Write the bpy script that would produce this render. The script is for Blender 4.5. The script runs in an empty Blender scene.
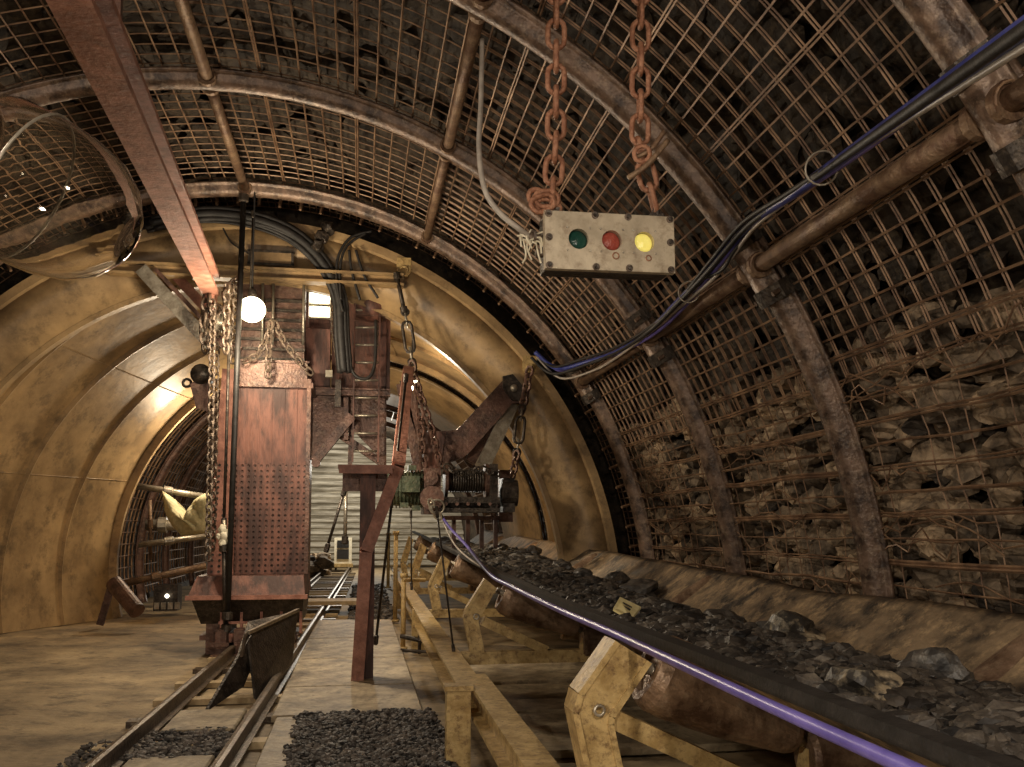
import bpy, math, random
from mathutils import Vector, Matrix, noise
random.seed(7)
SC = bpy.context.scene
COL = SC.collection
PI = math.pi
V = Vector

# ------------------------------------------------------------------ camera
FPX, PPX, PPY = 950.0, 528.0, 452.0          # focal length and optical centre in pixels
VPX, VPY = 360.0, 528.0                       # where the tunnel's long lines meet
TH = math.atan((VPY - PPY) / FPX)
PS = math.atan((PPX - VPX) / FPX * math.cos(TH))
FW = V((math.sin(PS)*math.cos(TH), math.cos(PS)*math.cos(TH), math.sin(TH)))
RT = V((math.cos(PS), -math.sin(PS), 0))
UP = RT.cross(FW)
EYE = V((0, 0, 1.5))
cd = bpy.data.cameras.new('camera')
cam = bpy.data.objects.new('camera', cd); COL.objects.link(cam)
cam.matrix_world = Matrix.Translation(EYE) @ Matrix((RT, UP, -FW)).transposed().to_4x4()
cd.sensor_fit = 'HORIZONTAL'; cd.sensor_width = 36
cd.lens = FPX / 1024 * 36
cd.shift_x = -(PPX - 512) / 1024
cd.shift_y = (PPY - 383.5) / 1024
cd.clip_start = 0.05
SC.camera = cam

def at(x, y, X=None, Y=None, Z=None):
    d = FW + RT*((x-PPX)/FPX) - UP*((y-PPY)/FPX)
    if Y is not None: t = Y / d.y
    elif X is not None: t = X / d.x
    else: t = (Z - EYE.z) / d.z
    return EYE + d*t

# ------------------------------------------------------------------ materials
def mat(name, c1, c2, c3=None, scale=6, rough=0.65, metal=0.0, bump=0.4, bscale=25, spec=0.4,
        stretch=(1, 1, 1), emit=None, contrast=(0.38, 0.62), grime=0.5, vary=0.25):
    m = bpy.data.materials.new(name); m.use_nodes = True
    nt = m.node_tree; N = nt.nodes; L = nt.links
    b = N['Principled BSDF']
    tc = N.new('ShaderNodeTexCoord'); mp = N.new('ShaderNodeMapping')
    mp.inputs['Scale'].default_value = stretch
    L.new(tc.outputs['Object'], mp.inputs['Vector'])
    n1 = N.new('ShaderNodeTexNoise'); n1.inputs['Scale'].default_value = scale
    n1.inputs['Detail'].default_value = 8; n1.inputs['Roughness'].default_value = 0.65
    L.new(mp.outputs['Vector'], n1.inputs['Vector'])
    r1 = N.new('ShaderNodeValToRGB')
    e = r1.color_ramp.elements
    e[0].position, e[1].position = contrast
    e[0].color = (*c1, 1); e[1].color = (*c2, 1)
    L.new(n1.outputs['Fac'], r1.inputs['Fac'])
    out = r1.outputs['Color']
    if c3:
        n2 = N.new('ShaderNodeTexNoise'); n2.inputs['Scale'].default_value = scale*2.7
        n2.inputs['Detail'].default_value = 10; n2.inputs['Roughness'].default_value = 0.75
        L.new(mp.outputs['Vector'], n2.inputs['Vector'])
        r2 = N.new('ShaderNodeValToRGB'); q = r2.color_ramp.elements
        q[0].position, q[1].position = 0.5, 0.66
        q[0].color = (0, 0, 0, 1); q[1].color = (grime, grime, grime, 1)
        L.new(n2.outputs['Fac'], r2.inputs['Fac'])
        mx = N.new('ShaderNodeMix'); mx.data_type = 'RGBA'
        L.new(r2.outputs['Color'], mx.inputs['Factor'])
        L.new(out, mx.inputs['A']); mx.inputs['B'].default_value = (*c3, 1)
        out = mx.outputs['Result']
    L.new(out, b.inputs['Base Color'])
    b.inputs['Roughness'].default_value = rough
    b.inputs['Metallic'].default_value = metal
    b.inputs['Specular IOR Level'].default_value = spec
    if bump:
        n3 = N.new('ShaderNodeTexNoise'); n3.inputs['Scale'].default_value = bscale
        n3.inputs['Detail'].default_value = 6
        L.new(mp.outputs['Vector'], n3.inputs['Vector'])
        bp = N.new('ShaderNodeBump'); bp.inputs['Strength'].default_value = bump
        bp.inputs['Distance'].default_value = 0.02
        L.new(n3.outputs['Fac'], bp.inputs['Height'])
        L.new(bp.outputs['Normal'], b.inputs['Normal'])
    if emit:
        b.inputs['Emission Color'].default_value = (*emit[0], 1)
        b.inputs['Emission Strength'].default_value = emit[1]
    return m

def stone_mat(name, c1, c2, c3, bump=0.6, bscale=18, rough=0.8, spec=0.3):
    # a different tint on every loose stone (random per island)
    m = mat(name, c1, c2, c3, scale=5, rough=rough, bump=bump, bscale=bscale, spec=spec)
    nt = m.node_tree; N = nt.nodes; L = nt.links; b = N['Principled BSDF']
    src = b.inputs['Base Color'].links[0].from_socket
    g = N.new('ShaderNodeNewGeometry')
    r = N.new('ShaderNodeValToRGB'); e = r.color_ramp.elements
    e[0].color = (.2, .2, .22, 1); e[1].color = (1.75, 1.6, 1.4, 1)
    L.new(g.outputs['Random Per Island'], r.inputs['Fac'])
    mx = N.new('ShaderNodeMix'); mx.data_type = 'RGBA'; mx.blend_type = 'MULTIPLY'
    mx.inputs['Factor'].default_value = 1
    L.new(src, mx.inputs['A']); L.new(r.outputs['Color'], mx.inputs['B'])
    L.new(mx.outputs['Result'], b.inputs['Base Color'])
    return m

M = {}
M['arch'] = mat('arch_steel', (.04, .022, .014), (.22, .14, .095), (.42, .31, .21), scale=6, rough=.42, metal=.25, bump=.35, bscale=30, spec=.6)
M['wire'] = mat('wire_rust', (.14, .075, .042), (.40, .25, .145), (.06, .04, .03), scale=4, rough=.5, metal=.25, bump=0, spec=.6)
M['strut'] = mat('strut_rust', (.14, .075, .045), (.30, .20, .12), (.06, .04, .03), scale=6, rough=.5, metal=.3, bump=.5, bscale=40)
M['rock'] = mat('roof_rock', (.012, .009, .007), (.055, .04, .027), (.15, .11, .065), scale=3.5, rough=.75, bump=.9, bscale=9, spec=.25)
M['stone'] = stone_mat('wall_stone', (.11, .09, .07), (.40, .32, .23), (.05, .042, .034), bump=.9, bscale=14)
M['barrel'] = mat('barrel_paint', (.20, .13, .065), (.52, .35, .17), (.10, .068, .04), scale=1.1, rough=.42, metal=.05, bump=.3, bscale=6, contrast=(.34, .66), grime=.75)
M['yellow'] = mat('yellow_paint', (.36, .235, .085), (.60, .43, .19), (.16, .09, .04), scale=9, rough=.5, bump=.2, bscale=50, grime=.9)
M['red'] = mat('red_oxide', (.065, .032, .025), (.20, .088, .062), (.045, .028, .022), scale=5, rough=.55, metal=.1, bump=.3, bscale=30, stretch=(1, 1, .3), contrast=(.42, .58), grime=.8)
M['redbeam'] = mat('red_beam', (.24, .10, .068), (.46, .215, .15), (.13, .07, .05), scale=6, rough=.5, bump=.35, bscale=30)
M['brown'] = mat('brown_steel', (.06, .035, .028), (.17, .09, .065), (.30, .20, .14), scale=5, rough=.42, metal=.3, bump=.4, bscale=30)
M['dark'] = mat('dark_steel', (.022, .018, .015), (.075, .06, .048), (.18, .14, .10), scale=8, rough=.4, metal=.5, bump=.4, bscale=40)
M['steel'] = mat('bare_steel', (.30, .26, .20), (.50, .45, .36), (.14, .10, .07), scale=9, rough=.35, metal=.6, bump=.3, bscale=40)
M['chain'] = mat('chain_steel', (.07, .05, .037), (.20, .15, .11), (.10, .06, .04), scale=20, rough=.45, metal=.3, bump=.3, bscale=60)
M['rustchain'] = mat('chain_rust', (.26, .11, .06), (.44, .22, .13), (.13, .07, .05), scale=20, rough=.55, metal=.2, bump=.5, bscale=60)
M['rubber'] = mat('black_rubber', (.010, .009, .008), (.025, .022, .02), None, scale=10, rough=.55, bump=.2, bscale=50)
M['belt'] = mat('belt_rubber', (.03, .024, .02), (.26, .185, .11), (.55, .39, .22), scale=2.6, rough=.5, bump=.4, bscale=25, contrast=(.4, .58), grime=.8)
M['coal'] = stone_mat('coal', (.022, .02, .019), (.085, .078, .072), (.20, .18, .15), rough=.58, spec=.35)
M['coalbig'] = mat('coal_lump', (.018, .017, .017), (.09, .08, .07), (.22, .19, .15), scale=8, rough=.45, bump=1, bscale=12, spec=.7)
M['tanrock'] = mat('tan_rock', (.05, .045, .04), (.50, .40, .26), (.70, .6, .42), scale=4, rough=.5, bump=1, bscale=9, contrast=(.48, .56))
M['concrete'] = mat('concrete', (.11, .08, .05), (.50, .375, .215), (.05, .038, .026), scale=1.1, rough=.7, bump=.6, bscale=14, contrast=(.3, .66), grime=.75)
M['plate'] = mat('floor_plate', (.20, .15, .09), (.48, .38, .24), (.08, .065, .045), scale=3.2, rough=.6, bump=.5, bscale=18, grime=.7)
M['gravel'] = stone_mat('gravel', (.03, .028, .028), (.11, .10, .095), (.18, .165, .15), rough=.6)
M['rail'] = mat('rail_steel', (.05, .035, .025), (.15, .11, .075), (.32, .26, .18), scale=9, rough=.4, metal=.4, bump=.4, bscale=40)
M['purple'] = mat('violet_hose', (.09, .07, .28), (.16, .13, .42), None, scale=6, rough=.33, bump=.05, spec=.5)
M['blue'] = mat('blue_hose', (.03, .04, .20), (.06, .08, .32), None, scale=6, rough=.35, bump=.1)
M['box'] = mat('signal_box_paint', (.40, .335, .24), (.62, .53, .39), (.20, .13, .08), scale=5, rough=.42, metal=.2, bump=.05, bscale=40, grime=.6)
M['greengl'] = mat('green_lens', (.008, .04, .03), (.02, .08, .06), None, scale=9, rough=.15, bump=.3, bscale=40)
M['redgl'] = mat('red_lens', (.30, .05, .035), (.52, .13, .09), None, scale=12, rough=.2, bump=.3, bscale=60)
M['yelgl'] = mat('yellow_lens', (.75, .60, .10), (.95, .85, .25), None, scale=9, rough=.2, bump=.3, bscale=40, emit=((1, .85, .2), .35))
M['cream'] = mat('cream_paint', (.62, .55, .40), (.80, .74, .58), (.40, .33, .22), scale=5, rough=.5, bump=.2)
M['canvas'] = mat('canvas', (.42, .37, .20), (.68, .62, .38), (.28, .23, .12), scale=5, rough=.8, bump=.5, bscale=20)
M['board'] = mat('board', (.20, .17, .12), (.62, .57, .46), (.10, .08, .06), scale=3, rough=.7, bump=.4, bscale=14, stretch=(.25, 1, 3))
M['wood'] = mat('timber', (.36, .26, .14), (.56, .43, .25), (.2, .13, .07), scale=3, rough=.7, bump=.5, bscale=20, stretch=(1, .15, 1))
M['green'] = mat('green_machine', (.05, .065, .04), (.13, .15, .09), (.25, .2, .13), scale=8, rough=.45, metal=.3, bump=.4)
M['tag'] = mat('yellow_tag', (.72, .60, .27), (.88, .78, .44), None, scale=12, rough=.6, bump=.1)
M['black'] = mat('black_print', (.02, .02, .02), (.04, .04, .04), None, rough=.6, bump=0)
M['glow'] = mat('lit_bulb', (1, .9, .7), (1, .95, .8), None, bump=0, emit=((1, .86, .55), 10))
M['white_glow'] = mat('glowing_white', (1, .95, .85), (1, .97, .9), None, bump=0, emit=((1, .93, .74), 5))  # white glow, also painted into the bright niche openings
M['grey_hose'] = mat('grey_hose', (.30, .26, .22), (.45, .40, .34), None, scale=9, rough=.35, bump=.1)
gm = bpy.data.materials.new('clear_glass'); gm.use_nodes = True
gb = gm.node_tree.nodes['Principled BSDF']
gb.inputs['Base Color'].default_value = (.98, .96, .92, 1); gb.inputs['Roughness'].default_value = 0
gb.inputs['Transmission Weight'].default_value = 1.0; gb.inputs['IOR'].default_value = 1.4
M['glass'] = gm

# ------------------------------------------------------------------ mesh builder
class MB:
    def __init__(s): s.v = []; s.f = []
    def add(s, vs, fs):
        o = len(s.v); s.v += [V(p) for p in vs]; s.f += [tuple(i+o for i in f) for f in fs]; return s
    def box(s, c, size, rot=None):
        c = V(c); x, y, z = [k/2 for k in size]
        vs = [V((i*x, j*y, k*z)) for k in (-1, 1) for j in (-1, 1) for i in (-1, 1)]
        if rot is not None: vs = [rot @ p for p in vs]
        return s.add([c+p for p in vs], [(0, 2, 3, 1), (4, 5, 7, 6), (0, 1, 5, 4), (2, 6, 7, 3), (0, 4, 6, 2), (1, 3, 7, 5)])
    def span(s, lo, hi):
        lo, hi = V(lo), V(hi); return s.box((lo+hi)/2, hi-lo)
    def hexa(s, bottom, top):            # two quads, same order
        return s.add(list(bottom)+list(top), [(3, 2, 1, 0), (4, 5, 6, 7), (0, 1, 5, 4), (1, 2, 6, 5), (2, 3, 7, 6), (3, 0, 4, 7)])
    def prism(s, poly, off):             # planar polygon pushed along off
        n = len(poly); off = V(off)
        return s.add([V(p) for p in poly]+[V(p)+off for p in poly],
                     [tuple(range(n))[::-1], tuple(range(n, 2*n))]+[(i, (i+1) % n, n+(i+1) % n, n+i) for i in range(n)])
    def sweep(s, path, prof, side=None, closed=False, caps=True, scale=None):
        # prof: list of (a,b); a along 'side' axis, b along side x tangent
        path = [V(p) for p in path]; n = len(path); k = len(prof); rings = []
        prev = None
        for i, p in enumerate(path):
            if closed: t = path[(i+1) % n]-path[i-1]
            else: t = path[min(i+1, n-1)]-path[max(i-1, 0)]
            t.normalize()
            if side is not None: a = V(side)
            elif prev is None: a = V((0, 0, 1)) if abs(t.z) < .9 else V((1, 0, 0))
            else: a = prev
            a = (a-t*a.dot(t)).normalized(); prev = a
            b = a.cross(t)
            q = scale[i] if scale else 1
            rings.append([p+a*(u*q)+b*(w*q) for u, w in prof])
        vs = [q for r in rings for q in r]; fs = []
        for i in range(n if closed else n-1):
            j = (i+1) % n
            for m in range(k):
                m2 = (m+1) % k
                fs.append((i*k+m, i*k+m2, j*k+m2, j*k+m))
        if caps and not closed: fs += [tuple(range(k))[::-1], tuple(range((n-1)*k, n*k))]
        return s.add(vs, fs)
    def tube(s, path, r, n=8, closed=False, scale=None):
        return s.sweep(path, [(r*math.cos(2*PI*i/n), r*math.sin(2*PI*i/n)) for i in range(n)], closed=closed, scale=scale)
    def cyl(s, a, b, r, n=16, r2=None):
        return s.tube([a, b], r, n, scale=None if r2 is None else [1, r2/r])
    def beam(s, a, b, w, h, side=(0, 0, 1), kind='box', t=.015):
        # w across, h along 'side'
        x, y = h/2, w/2
        if kind == 'box': pr = [(-x, -y), (x, -y), (x, y), (-x, y)]
        elif kind == 'I': pr = [(-x, -y), (-x+t, -y), (-x+t, -t/2), (x-t, -t/2), (x-t, -y), (x, -y), (x, y), (x-t, y), (x-t, t/2), (-x+t, t/2), (-x+t, y), (-x, y)]
        elif kind == 'C': pr = [(-x, -y), (x, -y), (x, y), (x-t, y), (x-t, -y+t), (-x+t, -y+t), (-x+t, y), (-x, y)]
        elif kind == 'L': pr = [(-x, -y), (x, -y), (x, -y+t), (-x+t, -y+t), (-x+t, y), (-x, y)]
        return s.sweep([a, b], pr, side=side)
    def torus(s, c, R, r, ax, n=16, m=6, stretch=None, st=1):
        ax = V(ax).normalized(); u = ax.orthogonal().normalized(); w = ax.cross(u)
        return s.tube([V(c)+u*R*math.cos(2*PI*i/n)+w*R*math.sin(2*PI*i/n) for i in range(n)], r, m, closed=True)
    def link(s, c, t, nrm, L, W, r, m=6, n=4):
        t = V(t).normalized(); nrm = V(nrm); nrm = (nrm-t*nrm.dot(t)).normalized(); u = t.cross(nrm)
        h = L/2-W/2; pts = []
        for i in range(n+1):
            a = PI*i/n; pts.append(V(c)+t*(h+W/2*math.sin(a))+u*(W/2*math.cos(a)))
        for i in range(n+1):
            a = PI*i/n; pts.append(V(c)-t*(h+W/2*math.sin(a))-u*(W/2*math.cos(a)))
        return s.sweep(pts, [(r*math.cos(2*PI*i/m), r*math.sin(2*PI*i/m)) for i in range(m)], side=nrm, closed=True)
    def lathe(s, c, prof, ax=(0, 0, 1), n=20):  # prof: (radius, height along ax)
        ax = V(ax).normalized(); u = ax.orthogonal().normalized(); w = ax.cross(u); c = V(c); k = len(prof)
        vs = [c+ax*h+(u*math.cos(2*PI*i/n)+w*math.sin(2*PI*i/n))*r for i in range(n) for r, h in prof]
        fs = [(i*k+m, ((i+1) % n)*k+m, ((i+1) % n)*k+m+1, i*k+m+1) for i in range(n) for m in range(k-1)]
        fs += [tuple(i*k for i in range(n))[::-1], tuple(i*k+k-1 for i in range(n))]
        return s.add(vs, fs)
    def bolt(s, c, ax, r=.015, h=.012): return s.cyl(V(c), V(c)+V(ax).normalized()*h, r, 6)

ICO_V = []; g_ = (1+5**.5)/2
for a, b in ((1, g_), (-1, g_), (1, -g_), (-1, -g_)): ICO_V += [V((0, a, b)), V((a, b, 0)), V((b, 0, a))]
ICO_V = [p.normalized() for p in ICO_V]
def _ico():
    import bmesh
    out = []
    for sub in (1, 2, 3):
        bm = bmesh.new(); bmesh.ops.create_icosphere(bm, subdivisions=sub, radius=1)
        out.append(([v.co.copy() for v in bm.verts], [tuple(v.index for v in f.verts) for f in bm.faces])); bm.free()
    return out
ICO = _ico()
def lump(mb, c, sx, sy, sz, sub=0, rough=.35, rng=random, basis=None):
    vs, fs = ICO[sub]
    q = Matrix.Rotation(rng.uniform(0, 6.28), 3, V((rng.gauss(0, 1), rng.gauss(0, 1), rng.gauss(0, 1))).normalized())
    sd = V((rng.uniform(0, 99), rng.uniform(0, 99), rng.uniform(0, 99)))
    o = []
    for p in vs:
        k = 1+rough*noise.noise(p*1.4+sd)*1.6 if sub else 1+rng.uniform(-rough, rough)
        e = q @ (p*k)
        e = V((e.x*sx, e.y*sy, e.z*sz))
        if basis is not None: e = basis @ e
        o.append(V(c)+e)
    mb.add(o, fs)

# ------------------------------------------------------------------ objects
W = {}
def tagp(o, label, cat, group=None, kind=None):
    if label: o['label'] = label
    if cat: o['category'] = cat
    if group: o['group'] = group
    if kind: o['kind'] = kind
    return o
def thing(name, label, cat, loc, group=None):
    o = bpy.data.objects.new(name, None); COL.objects.link(o); o.location = loc
    o.empty_display_size = .1
    W[o] = V(loc); return tagp(o, label, cat, group)
def obj(name, mb, m, parent=None, smooth=False, label=None, loc=None, fix=False):
    w = W[parent] if parent is not None else V(loc) if loc is not None else V((0, 0, 0))
    me = bpy.data.meshes.new(name); me.from_pydata([p-w for p in mb.v], [], mb.f)
    if fix:
        import bmesh
        bm = bmesh.new(); bm.from_mesh(me); bmesh.ops.recalc_face_normals(bm, faces=bm.faces); bm.to_mesh(me); bm.free()
    me.materials.append(M[m] if isinstance(m, str) else m)
    if smooth:
        me.polygons.foreach_set('use_smooth', [True]*len(me.polygons))
    me.update()
    o = bpy.data.objects.new(name, me); COL.objects.link(o)
    if smooth == 'auto':
        me.polygons.foreach_set('use_smooth', [False]*len(me.polygons))
    if parent is not None:
        o.parent = parent; W[o] = w
    else:
        o.location = w; W[o] = w
    if label: o['label'] = label
    return o
def base_of(mb):
    n = len(mb.v); return V((sum(p.x for p in mb.v)/n, sum(p.y for p in mb.v)/n, min(p.z for p in mb.v)))
def solo(name, mb, m, label, cat, group=None, smooth=False, kind=None):
    o = obj(name, mb, m, None, smooth, loc=base_of(mb)); return tagp(o, label, cat, group, kind)
def struct(name, mb, m, smooth=False):
    o = obj(name, mb, m, None, smooth); o['kind'] = 'structure'; return o
def smooth_path(pts, n=6):
    pts = [V(p) for p in pts]; P = [pts[0]]+pts+[pts[-1]]; out = []
    for i in range(1, len(P)-2):
        for k in range(n):
            t = k/n; a, b, c, d = P[i-1], P[i], P[i+1], P[i+2]
            out.append(.5*((2*b)+(c-a)*t+(2*a-5*b+4*c-d)*t*t+(3*b-a-3*c+d)*t**3))
    out.append(pts[-1]); return out
def chain_mb(path, L=.12, W_=.07, r=.012, m=6, n=4):
    # alternate links along a polyline
    path = [V(p) for p in path]; mb = MB(); acc = 0; pitch = L-2.2*r; pos = []
    cum = [0]
    for a, b in zip(path, path[1:]): cum.append(cum[-1]+(b-a).length)
    k = int(cum[-1]/pitch)
    for i in range(k+1):
        d = min(i*pitch+pitch/2, cum[-1])
        for j in range(len(path)-1):
            if d <= cum[j+1]+1e-6:
                t = (path[j+1]-path[j]).normalized(); c = path[j]+t*(d-cum[j]); break
        u = V((.7, -.7, 0.05)) if i % 2 else V((.7, .7, -.05))
        if i*pitch+pitch/2 <= cum[-1]: mb.link(c, t, u, L, W_, r, m, n); pos.append(c)
    return mb
# ================================================================== the vault
CX, CZ, RA, KZ = -1.35, .42, 5.01, 1.05
def vp(phi, r, y, c=(CX, CZ), k=KZ):
    a = math.radians(phi); return V((c[0]+r*math.cos(a), y, c[1]+k*r*math.sin(a)))
def floor_phi(r, c=(CX, CZ), k=KZ): return -math.degrees(math.asin(c[1]/(k*r)))

def vault(name, p0, p1, y0, y1, r, amp, m, c=(CX, CZ), k=KZ, step=.075, seed=0, thick=.4):
    n = int(math.radians(p1-p0)*r/step); q = int((y1-y0)/step); mb = MB(); vs = []
    for j in range(q+1):
        y = y0+(y1-y0)*j/q
        for i in range(n+1):
            ph = p0+(p1-p0)*i/n; a = math.radians(ph)*r
            s = V((a*1.7, y*1.3, seed))
            d = noise.noise(s*1.15)*.6+noise.noise(s*2.7+V((9, 0, 0)))*.4
            d += .35*(1-abs(noise.noise(V((a*4.5, y*2.3, seed+3)))*2))-.2
            d += .3*noise.noise(V((a*9, y*7, 3)))
            vs.append(vp(ph, r+amp*d, y, c, k))
    w = n+1
    fs = [(j*w+i, j*w+i+1, (j+1)*w+i+1, (j+1)*w+i) for j in range(q) for i in range(n)]
    mb.add(vs, fs); return struct(name, mb, m, smooth=True)
vault('wall_right', -9, 38, -3, 13.3, 5.50, .16, 'rock', seed=1)
vault('ceiling', 38, 140, -3, 13.3, 5.36, .17, 'rock', seed=2)
vault('wall_left', 140, 189, -3, 13.3, 5.40, .16, 'rock', seed=3, step=.12)
# bulkhead ring that closes the gap round the yellow liner, and the wall behind the viewer
mb = MB(); n = 90
for rr, yy in ((4.75, 13.25), (5.9, 13.25)):
    for i in range(n+1): mb.v.append(vp(-8+196*i/n, rr, yy))
mb.f = [(i, i+1, n+2+i, n+1+i) for i in range(n)]
struct('wall_bulkhead', mb, 'rock')
mb = MB(); mb.v = [vp(-8+196*i/n, 5.9, -3.02) for i in range(n+1)]; mb.f = [tuple(range(n+1))]
struct('wall_back', mb, 'rock')

# floor: uneven concrete
mb = MB(); nx, ny = 130, 420; x0, x1, y0, y1 = -8.0, 5.2, -3.2, 38.0
for j in range(ny+1):
    for i in range(nx+1):
        x = x0+(x1-x0)*i/nx; y = y0+(y1-y0)*j/ny
        z = .03*noise.noise(V((x*.8, y*.5, 0)))+.012*noise.noise(V((x*3, y*3, 5)))
        if x < -2.2 and y < 20: z += .035*min(1, (-2.2-x)*2)
        mb.v.append(V((x, y, z-.03)))
mb.f = [(j*(nx+1)+i, j*(nx+1)+i+1, (j+1)*(nx+1)+i+1, (j+1)*(nx+1)+i) for j in range(ny) for i in range(nx)]
struct('floor', mb, 'concrete', smooth=True)

# ---------------- stones packed behind the right-hand mesh
rng = random.Random(3); mb = MB()
y = 1.2
while y < 12.9:
    ph = -6.5
    while ph < 25.5:
        s = rng.uniform(.08, .19)
        c = vp(ph+rng.uniform(-.4, .4), 5.37+rng.uniform(-.05, .08), y+rng.uniform(-.08, .08))
        b = Matrix.Rotation(-math.radians(ph), 3, 'Y')
        lump(mb, c, s*.75, s*rng.uniform(.9, 1.6), s*rng.uniform(.5, .9), 1, .42, rng, b)
        ph += math.degrees(s*1.3/5.3)
    y += .19
tagp(obj('packing_stones', mb, 'stone', None, False), 'grey brown broken stones packed behind the mesh low on the right wall', 'stones', None, 'stuff')
# thin slabs pressed against the roof mesh
mb = MB(); y = 1.0
while y < 12.8:
    ph = 27
    while ph < 150:
        s = rng.uniform(.1, .22)
        if rng.random() < .55:
            b = Matrix.Rotation(-math.radians(ph), 3, 'Y') @ Matrix.Rotation(rng.uniform(-.35, .35), 3, 'Y')
            lump(mb, vp(ph, 5.32+rng.uniform(-.02, .06), y+rng.uniform(-.1, .1)), .04, s*1.5, s*.75, 1, .35, rng, b)
        ph += math.degrees(s*1.5/5.3)
    y += .34
tagp(obj('roof_lagging', mb, 'rock', None, False), 'dark rock slabs and cloth bulging behind the roof mesh', 'rocks', None, 'stuff')

# ---------------- arches
PROF = [(-.14, 0), (-.14, .025), (-.108, .03)]+[(-.1*math.cos(PI*k/8), .05+.1*math.sin(PI*k/8)) for k in range(9)]+[(.108, .03), (.14, .025), (.14, 0), (.07, 0), (.05, .08), (0, .11), (-.05, .08), (-.07, 0)]
def arc_mb(p0, p1, r, y, s=1.0, c=(CX, CZ), k=KZ, n=None, prof=PROF):
    n = n or max(8, int(abs(p1-p0)/3)); mb = MB()
    path = [vp(p0+(p1-p0)*i/n, r, y, c, k) for i in range(n+1)]
    # side axis along the tunnel, b = side x tangent points outwards/inwards
    o = len(mb.v); K_ = len(prof); rings = []
    for i, p in enumerate(path):
        a = math.radians(p0+(p1-p0)*i/n); inn = V((-math.cos(a), 0, -math.sin(a)))
        rings += [p+V((0, u*s, 0))+inn*(w*s) for u, w in prof]
    fs = [(i*K_+m, i*K_+(m+1) % K_, (i+1)*K_+(m+1) % K_, (i+1)*K_+m) for i in range(n) for m in range(K_)]
    fs += [tuple(range(K_)), tuple(range(n*K_, (n+1)*K_))[::-1]]
    return mb.add(rings, fs)
def clamp_mb(ph, r, y, c=(CX, CZ), k=KZ):
    return arc_mb(ph-.7, ph+.7, r-.008, y, 1.12, c, k, n=1, prof=[(-.15, -.03), (-.15, .05), (-.11, .09)]+[(-.1*math.cos(PI*k/6), .06+.1*math.sin(PI*k/6)) for k in range(1, 6)]+[(.11, .09), (.15, .05), (.15, -.03)])
def arch(y, label, joint=34, twist=0):
    t = thing('steel_arch', label, 'arch', (vp(floor_phi(5.1), 5.1, y).x, y, 0), 'steel arches of the near tunnel')
    lo = floor_phi(5.1)-.3
    obj('leg_segment', arc_mb(lo, joint+3.5, 5.16, y+.02, 1.04), 'arch', t, True)
    obj('crown_segment', arc_mb(joint-3.0, 146, 5.10, y, 1.0), 'arch', t, True)
    obj('leg_segment', arc_mb(143, 180-lo, 5.16, y+.02, 1.04), 'arch', t, True)
    for ph in (joint-2.3, joint+2.6, 144, 148):
        cl = obj('clamp', clamp_mb(ph, 5.11, y), 'dark', t)
        for s in (-1, 1):
            q = vp(ph, 5.03, y+s*.15); obj('clamp_bolt', MB().bolt(q, q-vp(ph, 5.6, y+s*.15), .02, .06), 'arch', cl)
    obj('foot_plate', MB().span((vp(lo, 5.1, y).x-.2, y-.2, -.02), (vp(lo, 5.1, y).x+.15, y+.2, .02)), 'arch', t)
    return t
ARY = {'D': 3.8, 'C': 12.0, 'B': 9.05, 'A': 6.42}
arch(6.42, 'rusted steel arch rib whose joint lies right of the signal box')
arch(9.05, 'steel arch rib between the nearest full rib and the yellow liner')
arch(12.0, 'steel arch rib standing directly in front of the yellow liner')
arch(3.75, 'rusty arch rib nearest the viewer, cut off at the upper right corner')
arch(1.1, 'arch rib overhead behind the hanging signal box')

# ---------------- struts between arches
def strut(ph, y0, y1, label, r=.055, rr=5.03):
    a, b = vp(ph, rr, y0+.12), vp(ph, rr, y1-.12)
    t = thing('strut', label, 'strut', a, 'tube struts between the arches')
    obj('tube', MB().cyl(a, b, r, 14), 'strut', t, True)
    for q, d in ((a, -1), (b, 1)):
        obj('end_flange', MB().cyl(q, q+V((0, d*.05, 0)), r*1.6, 14), 'strut', t)
        obj('wire_tie', MB().torus(q, r*1.35, .008, (0, 1, .2), 14, 5), 'wire', t)
NM = ['overhead', 'upper right', 'right']
YS = [1.1, 3.75, 6.42, 9.05, 12.0]
BAYN = ['nearest bay', 'second bay from the viewer', 'third bay from the viewer', 'far bay before the yellow liner']
for i in range(4):
    strut(34.2, YS[i], YS[i+1], 'rusty tube strut on the right wall, '+BAYN[i], .06)
    strut(64.8, YS[i], YS[i+1], 'tube strut on the roof left of the signal box, '+BAYN[i], .05)
    strut(91.3, YS[i], YS[i+1], 'tube strut at the roof crown, '+BAYN[i], .055)

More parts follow.
